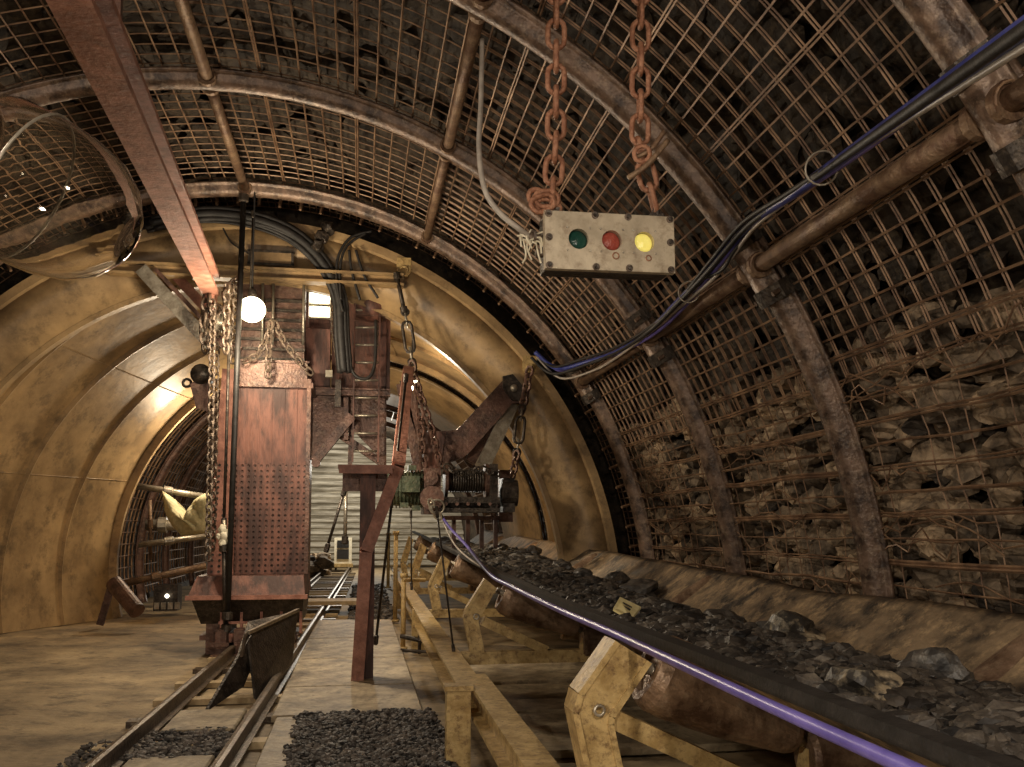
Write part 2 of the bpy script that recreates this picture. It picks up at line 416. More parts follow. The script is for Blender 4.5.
# ---------------- welded mesh panels, one per bay and sector
def wire(mb, pts, r):
    mb.tube(pts, r, 4)
rng = random.Random(11)
SECT = [(-4.5, 24, 'at the foot of the right wall'), (24, 34, 'below the right strut'), (34, 64.5, 'on the right haunch'), (64.5, 91, 'right of the crown'),
        (91, 120, 'left of the crown'), (120, 150, 'on the left haunch')]
for bi, (ya, yb) in enumerate(zip(YS, YS[1:])):
    ya2, yb2 = ya-.05, yb+.05
    for si, (pa, pb, sn) in enumerate(SECT):
        mb = MB(); low = si == 0
        jit = rng.uniform(-.01, .02); rr = 5.155+jit
        st = .17 if low else (.155 if si in (1, 2) and bi < 3 else .185); n = max(2, int(math.radians(pb-pa)*5.15/st))
        for i in range(n+1):
            ph = pa+(pb-pa)*(i+.5)/(n+1)
            w1 = rng.uniform(0, 9); r = rng.choice([.009, .007, .012]) if low else .0088
            K = 7
            for dbl in ((0, .022) if (low and i % 2) or (not low and i % 5 == 0) else (0,)):
                pts = []
                for k in range(K+1):
                    y = ya2+(yb2-ya2)*k/K
                    wob = (.02 if low else .005)*noise.noise(V((w1, y*1.3, i)))*1.5
                    pts.append(vp(ph+math.degrees((wob+dbl)/5.1), rr-.012+(.03 if low else .008)*noise.noise(V((y*1.7, w1, 2))), y))
                wire(mb, pts, r)
        if low:
            for i in range(16):
                w1 = rng.uniform(0, 99); ph = rng.uniform(pa, pb); L0 = rng.uniform(ya2, yb2-.8); L1 = min(yb2, L0+rng.uniform(.8, 2.4))
                wire(mb, [vp(ph+2.2*noise.noise(V((w1, k*.45, 0))), rr-.02+.03*noise.noise(V((k*.5, w1, 3))), L0+(L1-L0)*k/9) for k in range(10)], .006)
        stp = .19 if not low else .22; q = int((yb2-ya2)/stp)
        for j in range(q+1):
            y0 = ya2+(yb2-ya2)*(j+.5)/(q+1)
            for d in ((0, .03) if si < 3 else (0,)):
                if low and (d or rng.random() < .25): continue
                w2 = rng.uniform(0, 9); K = max(4, int((pb-pa)/3)); pts = []
                for k in range(K+1):
                    ph = pa-1+(pb-pa+2)*k/K
                    wob = (.045 if low else .006)*noise.noise(V((ph*.2, w2, 1)))
                    pts.append(vp(ph, rr+.006+(.02*noise.noise(V((ph*.3, w2, 7))) if low else 0), y0+d+wob))
                wire(mb, pts, .0055 if low else .0072)
        t = obj('mesh_panel', mb, 'wire', None, loc=vp((pa+pb)/2, 5.15, (ya+yb)/2))
        tagp(t, 'rusty wire mesh '+sn+', '+BAYN[bi], 'mesh panel', 'welded mesh panels')
# short bar stubs sticking out behind the last arch
mb = MB()
for i in range(150):
    ph = -3+150*i/150; y = 12.15
    mb.tube([vp(ph, 5.16, y), vp(ph, 5.14, y+.75)], .009, 4)
    if i % 3 == 0: mb.tube([vp(ph, 5.0, 12.45), vp(ph, 5.22, 12.55)], .02, 5)
for y in (12.3, 12.5, 12.75, 12.95):
    mb.tube([vp(-3+153*i/60, 5.15, y) for i in range(61)], .008, 4)
tagp(obj('mesh_panel', mb, 'wire', None, loc=vp(40, 5.15, 12.5)), 'ragged edge of mesh with bar stubs around the yellow liner rim', 'mesh panel', 'welded mesh panels')

# ================================================================== yellow liner
def sec(t):           # centre, radius, k, y along the bell mouth
    return (CX+1.05*t, CZ+.45*t), 4.72-.92*t, KZ-.05*t, 12.55+4.45*t
def ringpath(t, dr=0, p0=None, p1=None, n=96, dy=0):
    c, r, k, y = sec(t)
    fp = floor_phi(r, c, k) if c[1] < r*k else -20
    p0 = fp if p0 is None else p0; p1 = 180-fp if p1 is None else p1
    return [vp(p0+(p1-p0)*i/n, r+dr, y+dy, c, k) for i in range(n+1)]
liner = thing('steel_liner', 'ochre painted steel bell mouth liner around the machine', 'tunnel liner', (sec(0)[0][0]+4.6, 12.55, 0))
def skin(mbs, rows, closed=False):
    n = len(rows[0]); vs = [p for r in rows for p in r]
    m = len(rows)
    return mbs.add(vs, [(j*n+i, j*n+i+1, ((j+1) % m)*n+i+1, ((j+1) % m)*n+i) for j in range(m if closed else m-1) for i in range(n-1)])
ts = [0, .12, .25, .38, .5, .62, .75, .87, 1]
mb = MB(); rows = [ringpath(t, 0) for t in ts]+[ringpath(t, .05) for t in reversed(ts)]
skin(mb, rows, True); obj('shell', mb, 'barrel', liner, True)
for t, h, w in ((.25, .05, .016), (.5, .06, .018), (.75, .05, .016)):
    mb = MB(); skin(mb, [ringpath(t, .01, dy=-w), ringpath(t, -h, dy=-w), ringpath(t, -h, dy=w), ringpath(t, .01, dy=w)], True)
    obj('stiffening_ring', mb, 'barrel', liner)
mb = MB(); skin(mb, [ringpath(0, .10, dy=-.12), ringpath(0, -.0, dy=-.12), ringpath(0, -.06, dy=-.03), ringpath(0, -.06, dy=.08), ringpath(0, .10, dy=.08)], True)
obj('outer_rim', mb, 'barrel', liner, False)
mb = MB(); skin(mb, [ringpath(1, .12, dy=-.06), ringpath(1, -.1, dy=-.06), ringpath(1, -.1, dy=.06), ringpath(1, .12, dy=.06)], True)
obj('inner_rim', mb, 'barrel', liner)
def ann(r, y, n=96):
    fp = floor_phi(r, (CX, CZ), KZ); return [vp(fp+(180-2*fp)*i/n, r, y) for i in range(n+1)]
mb = MB(); skin(mb, [ann(4.72, 12.46), ann(4.45, 12.52), ann(4.12, 12.72), ann(4.12, 12.80), ann(4.45, 12.60), ann(4.72, 12.54)], True)
obj('front_ring_plate', mb, 'barrel', liner, True)
mb = MB(); skin(mb, [ann(4.14, 12.70), ann(4.08, 12.70), ann(4.08, 12.84), ann(4.14, 12.84)], True)
obj('ring_edge', mb, 'barrel', liner)
# inner bright lip on the right
mb = MB(); rows = []
for t in (0, .5, 1):
    rows.append([vp(2+118*i/40, 3.62-.35*t, 17.4+2.2*t, (-.3, .87), 1) for i in range(41)])
for t in (1, .5, 0):
    rows.append([vp(2+118*i/40, 3.68-.35*t, 17.4+2.2*t, (-.3, .87), 1) for i in range(41)])
skin(mb, rows, True); obj('inner_lip', mb, 'barrel', liner, True)
# longitudinal seams
mb = MB()
for ph in (20, 48, 76, 104, 132, 158):
    pts = []
    for t in ts:
        c, r, k, y = sec(t); pts.append(vp(ph, r-.008, y, c, k))
    mb.tube(pts, .008, 5)
obj('weld_seam', mb, 'barrel', liner, True)
# chord beam inside the mouth
a, b = at(128, 272, Y=13.0), at(398, 290, Y=13.0)
zc = (at(150, 269, Y=12.4).z+at(380, 281, Y=12.4).z)/2
mb = MB().beam((-3.15, 12.4, zc), (.52, 12.4, zc), .2, .16, kind='I', t=.03)
cb = obj('cross_beam', mb, 'barrel', liner)
# number plate frame on the rim
p = at(271, 258, Y=12.44)
f = MB(); w, h = .27, .085
for s in (-1, 1):
    f.box(p+V((0, 0, s*h)), (2*w+.05, .05, .03)); f.box(p+V((s*w, 0, 0)), (.03, .05, 2*h))
pf = obj('plate_holder', f, 'dark', liner)
obj('number_plate', MB().box(p+V((0, .01, 0)), (2*w-.02, .03, 2*h-.02)), 'barrel', pf)
for px, py in ((404, 268), (530, 366)):
    q = at(px, py, Y=12.42)
    m = MB().prism([q+V((-.09, 0, .14)), q+V((.09, 0, .14)), q+V((.1, 0, -.04)), q+V((.05, 0, -.11)), q+V((-.05, 0, -.11)), q+V((-.1, 0, -.04))], (0, .12, 0))
    m.torus(q+V((0, -.01, -.03)), .045, .018, (0, 1, 0), 12, 6)
    obj('lifting_lug', m, 'yellow', liner, label='pale yellow lifting lug')

# ================================================================== far tunnel behind the liner
C2 = (-.3, .87)
vault('wall_inner', -14, 194, 17.1, 38.6, 4.35, .13, 'rock', c=C2, k=1, step=.2, seed=5)
for i, y in enumerate((18.0, 20.2, 22.8, 26.0, 30.0)):
    lo = floor_phi(4.1, C2, 1)
    t = thing('steel_arch', ['brown arch rib just inside the dark opening', 'second brown rib inside the dark opening', 'third brown rib inside the dark opening', 'fourth rib deep inside the far tunnel', 'last rib before the pale board wall'][i], 'arch', (vp(lo, 4.1, y, C2, 1).x, y, 0), 'arches of the far tunnel')
    obj('crown_segment', arc_mb(lo, 90, 4.1, y, .95, C2, 1), 'brown', t, True)
    obj('crown_segment', arc_mb(90, 180-lo, 4.1, y, .95, C2, 1), 'brown', t, True)
mb = MB()
for y in [17.3+.3*k for k in range(40)]:
    mb.tube([vp(-10+200*i/60, 4.15, y, C2, 1) for i in range(61)], .018, 4)
for k in range(64):
    ph = -8+196*k/63; mb.tube([vp(ph, 4.14, 17.2, C2, 1), vp(ph, 4.14, 30, C2, 1)], .012, 4)
tagp(obj('mesh_panel', mb, 'wire', None, loc=vp(90, 4.15, 23, C2, 1)), 'wire mesh lining of the dark far tunnel seen through the liner', 'mesh panel')
# pale board wall that ends it
mb = MB(); zz = 0; k = 0
while zz < 5.3:
    h = .24; hw = math.sqrt(max(.01, 4.4**2-(zz-.87)**2))
    mb.add([(-.3-hw, 37.6, zz), (-.3+hw, 37.6, zz), (-.3+hw, 37.5, zz+.07), (-.3-hw, 37.5, zz+.07), (-.3+hw, 37.5, zz+h-.05), (-.3-hw, 37.5, zz+h-.05), (-.3+hw, 37.6, zz+h), (-.3-hw, 37.6, zz+h)],
           [(0, 1, 2, 3), (3, 2, 4, 5), (5, 4, 6, 7)]); zz += h
struct('wall_far', mb, 'board')
# ================================================================== hoist tower
TY = 12.2
tower = thing('hoist_tower', 'tall red brown steel tower with a perforated front plate', 'tower', (-1.2, TY+.5, 0))
zb, zm, zt = at(255, 574, Y=TY).z, at(255, 463, Y=TY).z, at(255, 386, Y=TY).z
XL, XR = -1.56, -.655
# perforated lower plate: real round holes
mb = MB(); nx, nz = 12, 20; cw, ch = (XR-XL)/nx, (zm-zb)/nz; hr = .0175
for i in range(nx):
    for j in range(nz):
        cx, cz = XL+cw*(i+.5), zb+ch*(j+.5)
        o = [(cx-cw/2, cz-ch/2), (cx, cz-ch/2), (cx+cw/2, cz-ch/2), (cx+cw/2, cz), (cx+cw/2, cz+ch/2), (cx, cz+ch/2), (cx-cw/2, cz+ch/2), (cx-cw/2, cz)]
        h = [(cx+hr*math.cos(-3*PI/4+k*PI/4), cz+hr*math.sin(-3*PI/4+k*PI/4)) for k in range(8)]
        vs = [V((x, TY, z)) for x, z in o]+[V((x, TY, z)) for x, z in h]+[V((x, TY+.03, z)) for x, z in h]
        mb.add(vs, [(k, (k+1) % 8, 8+(k+1) % 8, 8+k) for k in range(8)]+[(8+k, 8+(k+1) % 8, 16+(k+1) % 8, 16+k) for k in range(8)])
obj('perforated_plate', mb, 'red', tower)
mb = MB(); nf = 6
for k in range(nf):   # slightly fluted upper plate
    x0, x1 = XL+(XR-XL)*k/nf, XL+(XR-XL)*(k+1)/nf
    mb.add([(x0, TY, zm), (x1, TY, zm), (x1, TY, zt), (x0, TY, zt)], [(0, 1, 2, 3)])
    mb.span((x0-.008, TY-.012, zm), (x0+.008, TY, zt))
obj('front_plate', mb, 'red', tower)
obj('body', MB().span((XL, TY+.035, zb), (XR, TY+1.0, zt)), 'brown', tower)
# left flange, leaning; dark discs stand in for its shaded holes
bl, br = at(207, 574, Y=TY-.05).x, at(233, 574, Y=TY-.05).x
tl, tr = at(222, 380, Y=TY-.05).x, at(236, 380, Y=TY-.05).x
fl = obj('side_flange', MB().hexa([(bl, TY-.06, zb), (br, TY-.06, zb), (br, TY+.3, zb), (bl, TY+.3, zb)], [(tl, TY-.06, zt+.2), (tr, TY-.06, zt+.2), (tr, TY+.3, zt+.2), (tl, TY+.3, zt+.2)]), 'redbeam', tower)
for j in range(20):
    z = zb+ch*(j+.5); f = (z-zb)/(zt-zb)
    for i in range(3):
        x = bl+(tl-bl)*f+.05+i*.085
        obj('rivet_or_hole', MB().cyl((x, TY-.068, z), (x, TY-.058, z), hr, 8), 'dark', fl)
obj('corner_angle', MB().beam((XR+.0, TY-.02, zb), (XR+.0, TY-.02, zt+.1), .05, .05, side=(1, 0, 0)), 'brown', tower)
z36 = zt
mb = MB().span((XL-.02, TY-.05, z36-.015), (XR+.05, TY+.9, z36+.05)).span((XL+.02, TY-.03, z36+.30), (XR, TY+.9, z36+.33))
mb.span((XL+.05, TY+.0, z36+.05), (XR-.03, TY+.85, z36+.30))
obj('head_plate', mb, 'brown', tower)
# mast above with horizontal boards
xa, xb = at(262, 300, Y=12.9).x, at(306, 300, Y=12.9).x
zc1 = at(280, 283, Y=12.9).z
mb = MB().span((xa-.28, 12.75, z36+.3), (xb, 13.5, zc1))
obj('mast', mb, 'brown', tower)
mb = MB()
for k in range(7):
    z = z36+.42+k*.13
    if z < zc1-.05: mb.span((xa-.3, 12.70, z), (xb+.01, 12.76, z+.035))
obj('mast_slat', mb, 'dark', tower)
for px in (262, 272.5, 303):
    obj('mast_rod', MB().cyl(at(px, 345, Y=12.6), at(px+1, 281, Y=12.6), .018, 8), 'steel', tower, True)
# hopper base
hop = at(190, 578, Y=11.85); hr_ = at(306, 576, Y=11.85)
z0 = hop.z-.22
mb = MB().hexa([(hop.x, 11.7, z0), (hr_.x, 11.7, z0), (hr_.x, 13.2, z0), (hop.x, 13.2, z0)],
               [(hop.x+.08, 11.85, hop.z+.02), (hr_.x-.03, 11.85, hop.z+.02), (hr_.x-.03, 13.2, hop.z+.02), (hop.x+.08, 13.2, hop.z+.02)])
h = obj('base_skirt', mb, 'red', tower)
obj('skirt_trim', MB().span((hop.x-.02, 11.67, z0-.03), (hr_.x+.03, 11.73, z0+.02)), 'redbeam', h)
mb = MB()
mb.hexa([(hop.x+.12, 11.95, .36), (hr_.x-.05, 11.95, .36), (hr_.x-.05, 13.1, .36), (hop.x+.12, 13.1, .36)],
        [(hop.x+.02, 11.8, z0), (hr_.x-.02, 11.8, z0), (hr_.x-.02, 13.2, z0), (hop.x+.02, 13.2, z0)])
obj('hopper', mb, 'dark', tower)
for xq in (hop.x+.3, hr_.x-.3): obj('bogie', MB().span((xq-.12, 11.95, .0), (xq+.12, 12.9, .36)).span((xq-.2, 12.0, .16), (xq+.2, 12.8, .22)), 'brown', tower)
mb = MB().span((hop.x+.3, 11.86, .10), (hr_.x-.15, 12.1, .24)).span((hop.x+.33, 11.88, .36), (hr_.x-.1, 11.95, .39))
for k in range(5): mb.span((hop.x+.35+k*.23, 11.87, .24), (hop.x+.38+k*.23, 11.95, .5))
obj('base_rail', mb, 'redbeam', tower)
for px in (222, 240):
    p = at(px, 640, Y=11.7)
    m = MB().span((p.x-.06, 11.6, -.02), (p.x+.06, 11.85, .32)).span((p.x-.1, 11.5, .0), (p.x+.16, 11.6, .05)).span((p.x-.1, 11.5, .14), (p.x+.16, 11.55, .18))
    obj('foot_bracket', m, 'brown', tower)
# rig on the right flank: cabinet, openings with an added glow, brackets
cabL, cabR = at(332, 340, Y=13.3).x, at(390, 340, Y=13.3).x
c0, c1 = at(360, 462, Y=13.3).z, at(360, 284, Y=13.3).z
cz1 = at(360, 394, Y=13.3).z
mb = MB().span((cabL, 13.3, cz1), (cabR, 13.9, c1)).span((cabR-.05, 13.1, cz1), (cabR, 13.3, c1)).span((cabL, 13.1, c1-.05), (cabR, 13.3, c1))
obj('back_cabinet', mb, 'red', tower)
lpL, lpR = at(306, 320, Y=13.0).x, at(330.5, 320, Y=13.0).x
zq = [at(318, v, Y=13.0).z for v in (279, 283, 300, 303, 314, 328, 366)]
mb = MB().span((lpL, 13.05, at(318, 392, Y=13).z), (lpR, 13.4, zq[5])).span((lpL, 13.35, zq[5]), (lpR, 13.5, zq[0]+.05))
mb.span((lpL, 12.95, zq[0]), (lpR, 13.35, zq[0]+.04)).span((lpL, 12.98, zq[5]), (lpL+.03, 13.35, zq[0]))
obj('lit_niche', mb, 'red', tower)
for k, (u, w) in enumerate(((zq[2], zq[1]), (zq[4], zq[3]))):
    bx = obj('glowing_opening', MB().span((lpL+.03, 13.2, u-.005), (lpR-.01, 13.3, w+.005)), 'cream', tower)
    obj('opening_glow', MB().span((lpL+.04, 13.16, u+.015), (lpR-.02, 13.2, w-.015)), 'white_glow', bx)  # added glow makes the opening look lit; no tube lamp here
zz = at(340, 392, Y=12.9).z
mb = MB().beam((XR, 12.9, zz), (cabR, 12.9, zz), .12, .1, kind='I', t=.02)
mb.beam(at(352, 416, Y=12.9), at(314, 462, Y=12.9), .12, .12, side=(0, 1, 0)); mb.beam(at(346, 398, Y=13), at(346, 440, Y=13), .1, .06, side=(1, 0, 0))
mb.beam(at(336, 432, Y=13.2), at(382, 463, Y=13.2), .1, .1, side=(0, 1, 0))
mb.beam(at(383, 394, Y=13.2), at(383, 465, Y=13.2), .09, .09, side=(1, 0, 0))
mb.beam(at(352, 394, Y=13.3), at(350, 465, Y=13.3), .06, .06, side=(1, 0, 0))
mb.lathe(at(316, 463, Y=12.85), [(.03, -.06), (.06, -.06), (.06, .06), (.03, .06)], (0, 1, 0), 10)
obj('side_bracket', mb, 'brown', tower)
obj('back_panel', MB().prism([at(x, y, Y=13.35) for x, y in ((312, 390), (386, 390), (386, 464), (347, 424), (312, 460))], (0, .05, 0)), 'brown', tower)
mb = MB().span((at(335, 390, Y=12.7).x, 12.66, at(335, 407, Y=12.7).z), (at(341, 390, Y=12.7).x, 12.72, at(335, 380, Y=12.7).z))
obj('hanging_plate', mb, 'dark', tower)
mb = MB().box(at(329, 374, Y=12.8), (.09, .1, .09))
obj('junction_box', mb, 'cream', tower, label='small cream junction box')

# ladder
def ladder(name, label, x0, x1, yt, yb, Y, n):
    a, b, c, d = at(x0, yb, Y=Y), at(x0+2, yt, Y=Y), at(x1, yb, Y=Y), at(x1-1, yt, Y=Y)
    a = V((b.x, Y, a.z)); c = V((d.x, Y, c.z))
    t = thing('ladder', label, 'ladder', a)
    for p, q in ((a, b), (c, d)): obj('side_rail', MB().beam(p, q, .045, .02, side=(1, 0, 0)), 'red', t)
    for k in range(n):
        f = (k+.6)/n; obj('rung', MB().cyl(a+(b-a)*f, c+(d-c)*f, .016, 8), 'steel', t, True)
    return t
ladder('ladder', 'narrow red brown ladder beside the hoist tower', 353, 381, 303, 462, 12.75, 9)
# cable reel and motor on top of the ladder
t = thing('valve_block', 'rounded red motor housing at the head of the ladder', 'motor', at(372, 318, Y=12.9))
obj('housing', MB().lathe(at(372, 306, Y=12.9), [(.05, -.24), (.17, -.2), (.22, -.05), (.22, .12), (.1, .2)], (1, 0, 0), 18), 'red', t, True)
obj('shaft', MB().cyl(at(362, 306, Y=12.85), at(396, 306, Y=12.85), .035, 10), 'steel', t, True)
obj('bracket', MB().box(at(370, 316, Y=12.9), (.42, .3, .06)), 'brown', t)

# ================================================================== overhead beams
z = 4.48
ea, eb = V((-1.845, 12.0, 4.48)), at(144, 137, Y=6.6)
ef = ea+(eb-ea)*1.75
mono = thing('overhead_beam', 'salmon painted steel beam running overhead to the tower', 'beam', (-1.84, 12, z-.2))
obj('girder', MB().beam(ef, ea, .2, .26, kind='I', t=.04), 'redbeam', mono)
for f in (1.2, 1.7):
    q = ea+(eb-ea)*f; obj('hanger', MB().beam((q.x, q.y, q.z+.1), (q.x, q.y, 5.6), .05, .05, side=(1, 0, 0)), 'brown', mono)
obj('end_clevis', MB().span((-1.9, 11.9, z-.32), (-1.79, 12.15, z-.05)), 'redbeam', mono)
t = thing('brace_beam', 'pale steel channel slanting down behind the chain bundle', 'beam', at(150, 272, Y=13.0))
obj('channel', MB().beam(at(142, 270, Y=12.35), at(212, 346, Y=12.3), .16, .16, side=(0, 1, 0), kind='C', t=.03), 'steel', t)
obj('flange', MB().beam(at(156, 270, Y=12.33), at(222, 340, Y=12.28), .05, .1, side=(0, 1, 0)), 'brown', t)
t = thing('brace_beam', 'red brown steel channel slanting beside the pale one', 'beam', at(170, 272, Y=13.1))
obj('channel', MB().beam(at(174, 274, Y=12.6), at(228, 332, Y=12.45), .12, .2, side=(0, 1, 0), kind='C', t=.03), 'redbeam', t)

# ================================================================== hanging rods on the tower's front
def rod(label, x0, y0, x1, y1, Y, r, m, extra=None, name='hanging_rod', cat='rod'):
    a, b = at(x0, y0, Y=Y), at(x1, y1, Y=Y)
    t = thing(name, label, cat, b)
    obj('shaft', MB().cyl(a, b, r, 10), m, t, True)
    for e in (a, b): obj('coupling', MB().lathe(e, [(r*1.1, -.05), (r*1.8, -.04), (r*1.8, .04), (r*1.1, .05)], b-a, 10), 'dark', t)
    return t
rod('thick black pipe hanging down the front of the tower', 243.5, 198, 227.5, 616, 11.6, .034, 'rubber')
rod('thin dark rod left of the black pipe, with a white joint', 229.5, 330, 224, 522, 11.7, .018, 'dark')
rod('lower dark rod beneath the white joint', 224, 548, 226, 628, 11.65, .03, 'dark')
rod('slim rod hanging just behind the lamp', 253, 214, 250, 300, 12.05, .012, 'dark')
t = thing('pipe_joint', 'white taped joint between the two thin rods', 'joint', at(224, 548, Y=11.65))
mb = MB()
for k, (px, py, r) in enumerate(((223, 529, .05), (224.5, 536, .062), (223, 543, .05), (219, 536, .035), (229, 539, .04))):
    lump(mb, at(px, py, Y=11.65), r, r, r*1.2, 2, .25)
obj('tape', mb, 'cream', t, True); obj('sleeve', MB().cyl(at(224, 520, Y=11.68), at(225, 550, Y=11.66), .024, 10), 'steel', t, True)

# ================================================================== lamp
lp = at(252, 308, Y=11.75)
t = thing('work_lamp', 'glowing round lamp hanging in front of the tower', 'lamp', lp)
obj('bulb', MB().lathe(lp, [(.16*math.sin(PI*k/14)+.002, -.02-.155*math.cos(PI*k/14)) for k in range(14)], (0, 0, 1), 28), 'glow', t, True, label='glowing white bulb')
obj('socket', MB().lathe(lp, [(.045, .125), (.055, .14), (.05, .22), (.02, .24)], (0, 0, 1), 14), 'dark', t, True)
obj('cord', MB().cyl(lp+V((0, 0, .23)), V((lp.x, lp.y, 5.6)), .01, 6), 'rubber', t)

l2 = at(412, 384, Y=15.2)
t = thing('inner_lamp', 'small bright lamp inside the liner above the winch chains', 'lamp', l2)
obj('bulb', MB().lathe(l2, [(.10*math.sin(PI*k/12)+.002, -.1*math.cos(PI*k/12)) for k in range(12)], (0, 0, 1), 20), 'glow', t, True)
obj('socket', MB().lathe(l2, [(.04, .09), (.05, .1), (.05, .2), (.02, .22)], (0, 0, 1), 12), 'dark', t, True)
obj('cord', MB().cyl(l2+V((0, 0, .2)), (l2.x, l2.y, 4.75), .012, 6), 'rubber', t)

# ================================================================== chains
def chain(label, pts, L=.12, w=.07, r=.012, m='chain', g=None, Y=None, name='chain', mm=5, nn=3):
    P_ = [at(*p[:2], Y=(p[2] if len(p) > 2 else Y)) for p in pts]
    c = chain_mb(P_, L, w, r, mm, nn)
    return solo(name, c, m, label, 'chain', g)
chain('long steel chain hanging down the left edge of the tower, front strand', [(213, 300), (211, 420), (208, 560)], Y=11.75, L=.105, w=.075, r=.014)
chain('long steel chain hanging just behind the front strand', [(217.5, 306), (215, 430), (212.5, 552)], Y=11.95, L=.105, w=.075, r=.013)
chain('short heavy chain falling from the end of the overhead beam', [(207, 292), (203, 330), (206, 352)], Y=11.9, L=.15, w=.10, r=.02)
chain('steel chain at the right of the chain bundle, ending beside the pipe', [(237, 278), (233, 360)], Y=11.8, L=.12, w=.08, r=.015)
chain('pale steel chain in the middle of the bundle', [(227, 284), (226, 352)], Y=11.7, L=.13, w=.085, r=.017)
chain('loop of chain slung from left to the chain hook', [(244, 362), (258, 355), (268, 335), (272, 322)], Y=12.05, L=.11, w=.07, r=.012, m='chain')
chain('chain slung from the hook down to the right corner of the tower', [(274, 322), (285, 343), (300, 362), (310, 372)], Y=12.05, L=.12, w=.075, r=.014)
chain('chain with a hook hanging straight down over the tower head', [(271, 322), (269, 345), (268, 375)], Y=12.0, L=.12, w=.08, r=.015)
chain('fine chain hanging along the right side of the black hoses', [(332, 290), (333, 330), (339, 372)], Y=12.6, L=.08, w=.055, r=.009)
t = thing('shackle_cluster', 'cluster of shackles and pulleys at the end of the overhead beam', 'shackles', at(214, 330, Y=11.8))
for px, py, R_, ax in ((209, 300, .08, (1, .3, 0)), (216, 310, .07, (.2, 1, 0)), (224, 298, .07, (1, 0, .2)), (230, 290, .06, (.3, 1, 0)), (204, 318, .07, (1, .5, 0)), (235, 283, .05, (0, 1, 0))):
    obj('shackle', MB().torus(at(px, py, Y=11.85), R_, .02, ax, 14, 6), 'chain', t, True)
obj('pulley', MB().lathe(at(219, 322, Y=11.95), [(.03, -.06), (.13, -.055), (.10, 0), (.13, .055), (.03, .06)], (1, .4, 0), 20), 'steel', t, True)
obj('spreader', MB().beam(at(214, 338, Y=12.0), at(240, 352, Y=12.0), .12, .12, side=(0, 1, 0)), 'brown', t)
# hanging electric box left of the tower
t = thing('chain_hoist', 'dark chain hoist body hanging left of the tower', 'hoist', at(200, 412, Y=12.6))
obj('body', MB().hexa([at(196, 408, Y=12.4), at(208, 412, Y=12.4), at(208, 412, Y=12.7), at(196, 408, Y=12.7)], [at(190, 384, Y=12.4), at(210, 370, Y=12.4), at(210, 370, Y=12.7), at(190, 384, Y=12.7)]), 'brown', t)
obj('hook', MB().torus(at(187, 383, Y=12.5), .05, .018, (0, 1, 0), 12, 6), 'dark', t, True)
obj('cover', MB().lathe(at(203, 376, Y=12.55), [(.02, -.2), (.13, -.17), (.13, .17), (.02, .2)], (0, 1, 0), 14), 'dark', t, True)

# winch suspension
def turnbuckle(label, x0, y0, x1, y1, Y):
    a, b = at(x0, y0, Y=Y), at(x1, y1, Y=Y); d = (b-a).normalized(); L = (b-a).length
    t = thing('turnbuckle', label, 'turnbuckle', b, 'turnbuckles')
    obj('frame', MB().link((a+b)/2, d, (0, 1, 0), L*.62, .12, .022, 6, 4), 'dark', t, True)
    obj('screw', MB().cyl(a, a+d*L*.3, .018, 8).cyl(b, b-d*L*.3, .018, 8), 'steel', t, True)
    for e in (a, b): obj('eye', MB().torus(e, .045, .016, (0, 1, 0), 12, 5), 'dark', t, True)
turnbuckle('turnbuckle below the pale lug left of the winch', 405, 312, 412, 362, 12.3)
rod('short rod linking the left pale lug to its turnbuckle', 397, 276, 404, 310, 12.32, .028, 'dark', name='link_rod')
turnbuckle('long turnbuckle right of the winch', 522, 408, 517, 452, 12.25)
chain('chain from the left turnbuckle down to the winch', [(412, 362), (419, 400), (424, 470)], Y=12.2, L=.15, w=.10, r=.02, m='brown')
chain('second chain beside it reaching the winch frame', [(417, 384), (432, 430), (441, 466)], Y=12.1, L=.13, w=.09, r=.017, m='brown')
chain('chain from the right pale lug to the long turnbuckle', [(530, 368), (526, 392), (522, 410)], Y=12.3, L=.15, w=.10, r=.022, m='brown')
chain('chain from the long turnbuckle to the right winch plate', [(517, 452), (512, 480), (508, 505)], Y=12.2, L=.13, w=.09, r=.018, m='brown')
chain('chain drooping beneath the winch to the violet hose', [(430, 500), (436, 514), (442, 520)], Y=11.6, L=.12, w=.08, r=.015, m='steel')
chain('slack chain lying over the top of the winch drum', [(445, 466), (462, 474), (482, 469), (497, 474)], Y=11.75, L=.11, w=.075, r=.014, m='dark')

# ================================================================== winch
t = thing('winch', 'greasy green and brown winch slung from chains over the belt', 'winch', at(450, 516, Y=12))
def bxp(mb, x0, y0, x1, y1, Ya, Yb):
    a, b = at(x0, y1, Y=Ya), at(x1, y0, Y=Ya); return mb.span((a.x, Ya, a.z), (b.x, Yb, b.z))
m = MB().lathe(at(408, 489, Y=12.1), [(.08, -.30), (.20, -.28), (.22, -.1), (.22, .2), (.14, .27)], (1, 0, 0), 20)
for k in range(9): m.lathe(at(408, 489, Y=12.1)+V((-.2+k*.045, 0, 0)), [(.2, 0), (.245, .004), (.245, .016), (.2, .02)], (1, 0, 0), 20)
mo = obj('motor', m, 'green', t, 'auto')
obj('terminal_box', bxp(MB(), 402, 476, 420, 492, 11.74, 11.95), 'green', mo)
obj('fan_cover', MB().lathe(at(391, 490, Y=12.1), [(.03, -.06), (.17, -.05), (.19, .06)], (1, 0, 0), 18), 'green', mo, True)
obj('gearbox', bxp(MB(), 424, 468, 441, 514, 11.8, 12.4).cyl(at(432, 498, Y=11.8), at(432, 498, Y=11.7), .15, 16).cyl(at(431, 478, Y=11.8), at(431, 478, Y=11.73), .09, 14), 'brown', t)
dr = obj('drum', MB().lathe(at(466, 481, Y=12.05), [(.05, -.28), (.22, -.28), (.22, -.24), (.13, -.23), (.13, .23), (.22, .24), (.22, .28), (.05, .28)], (1, 0, 0), 24), 'brown', t, 'auto')
m = MB()
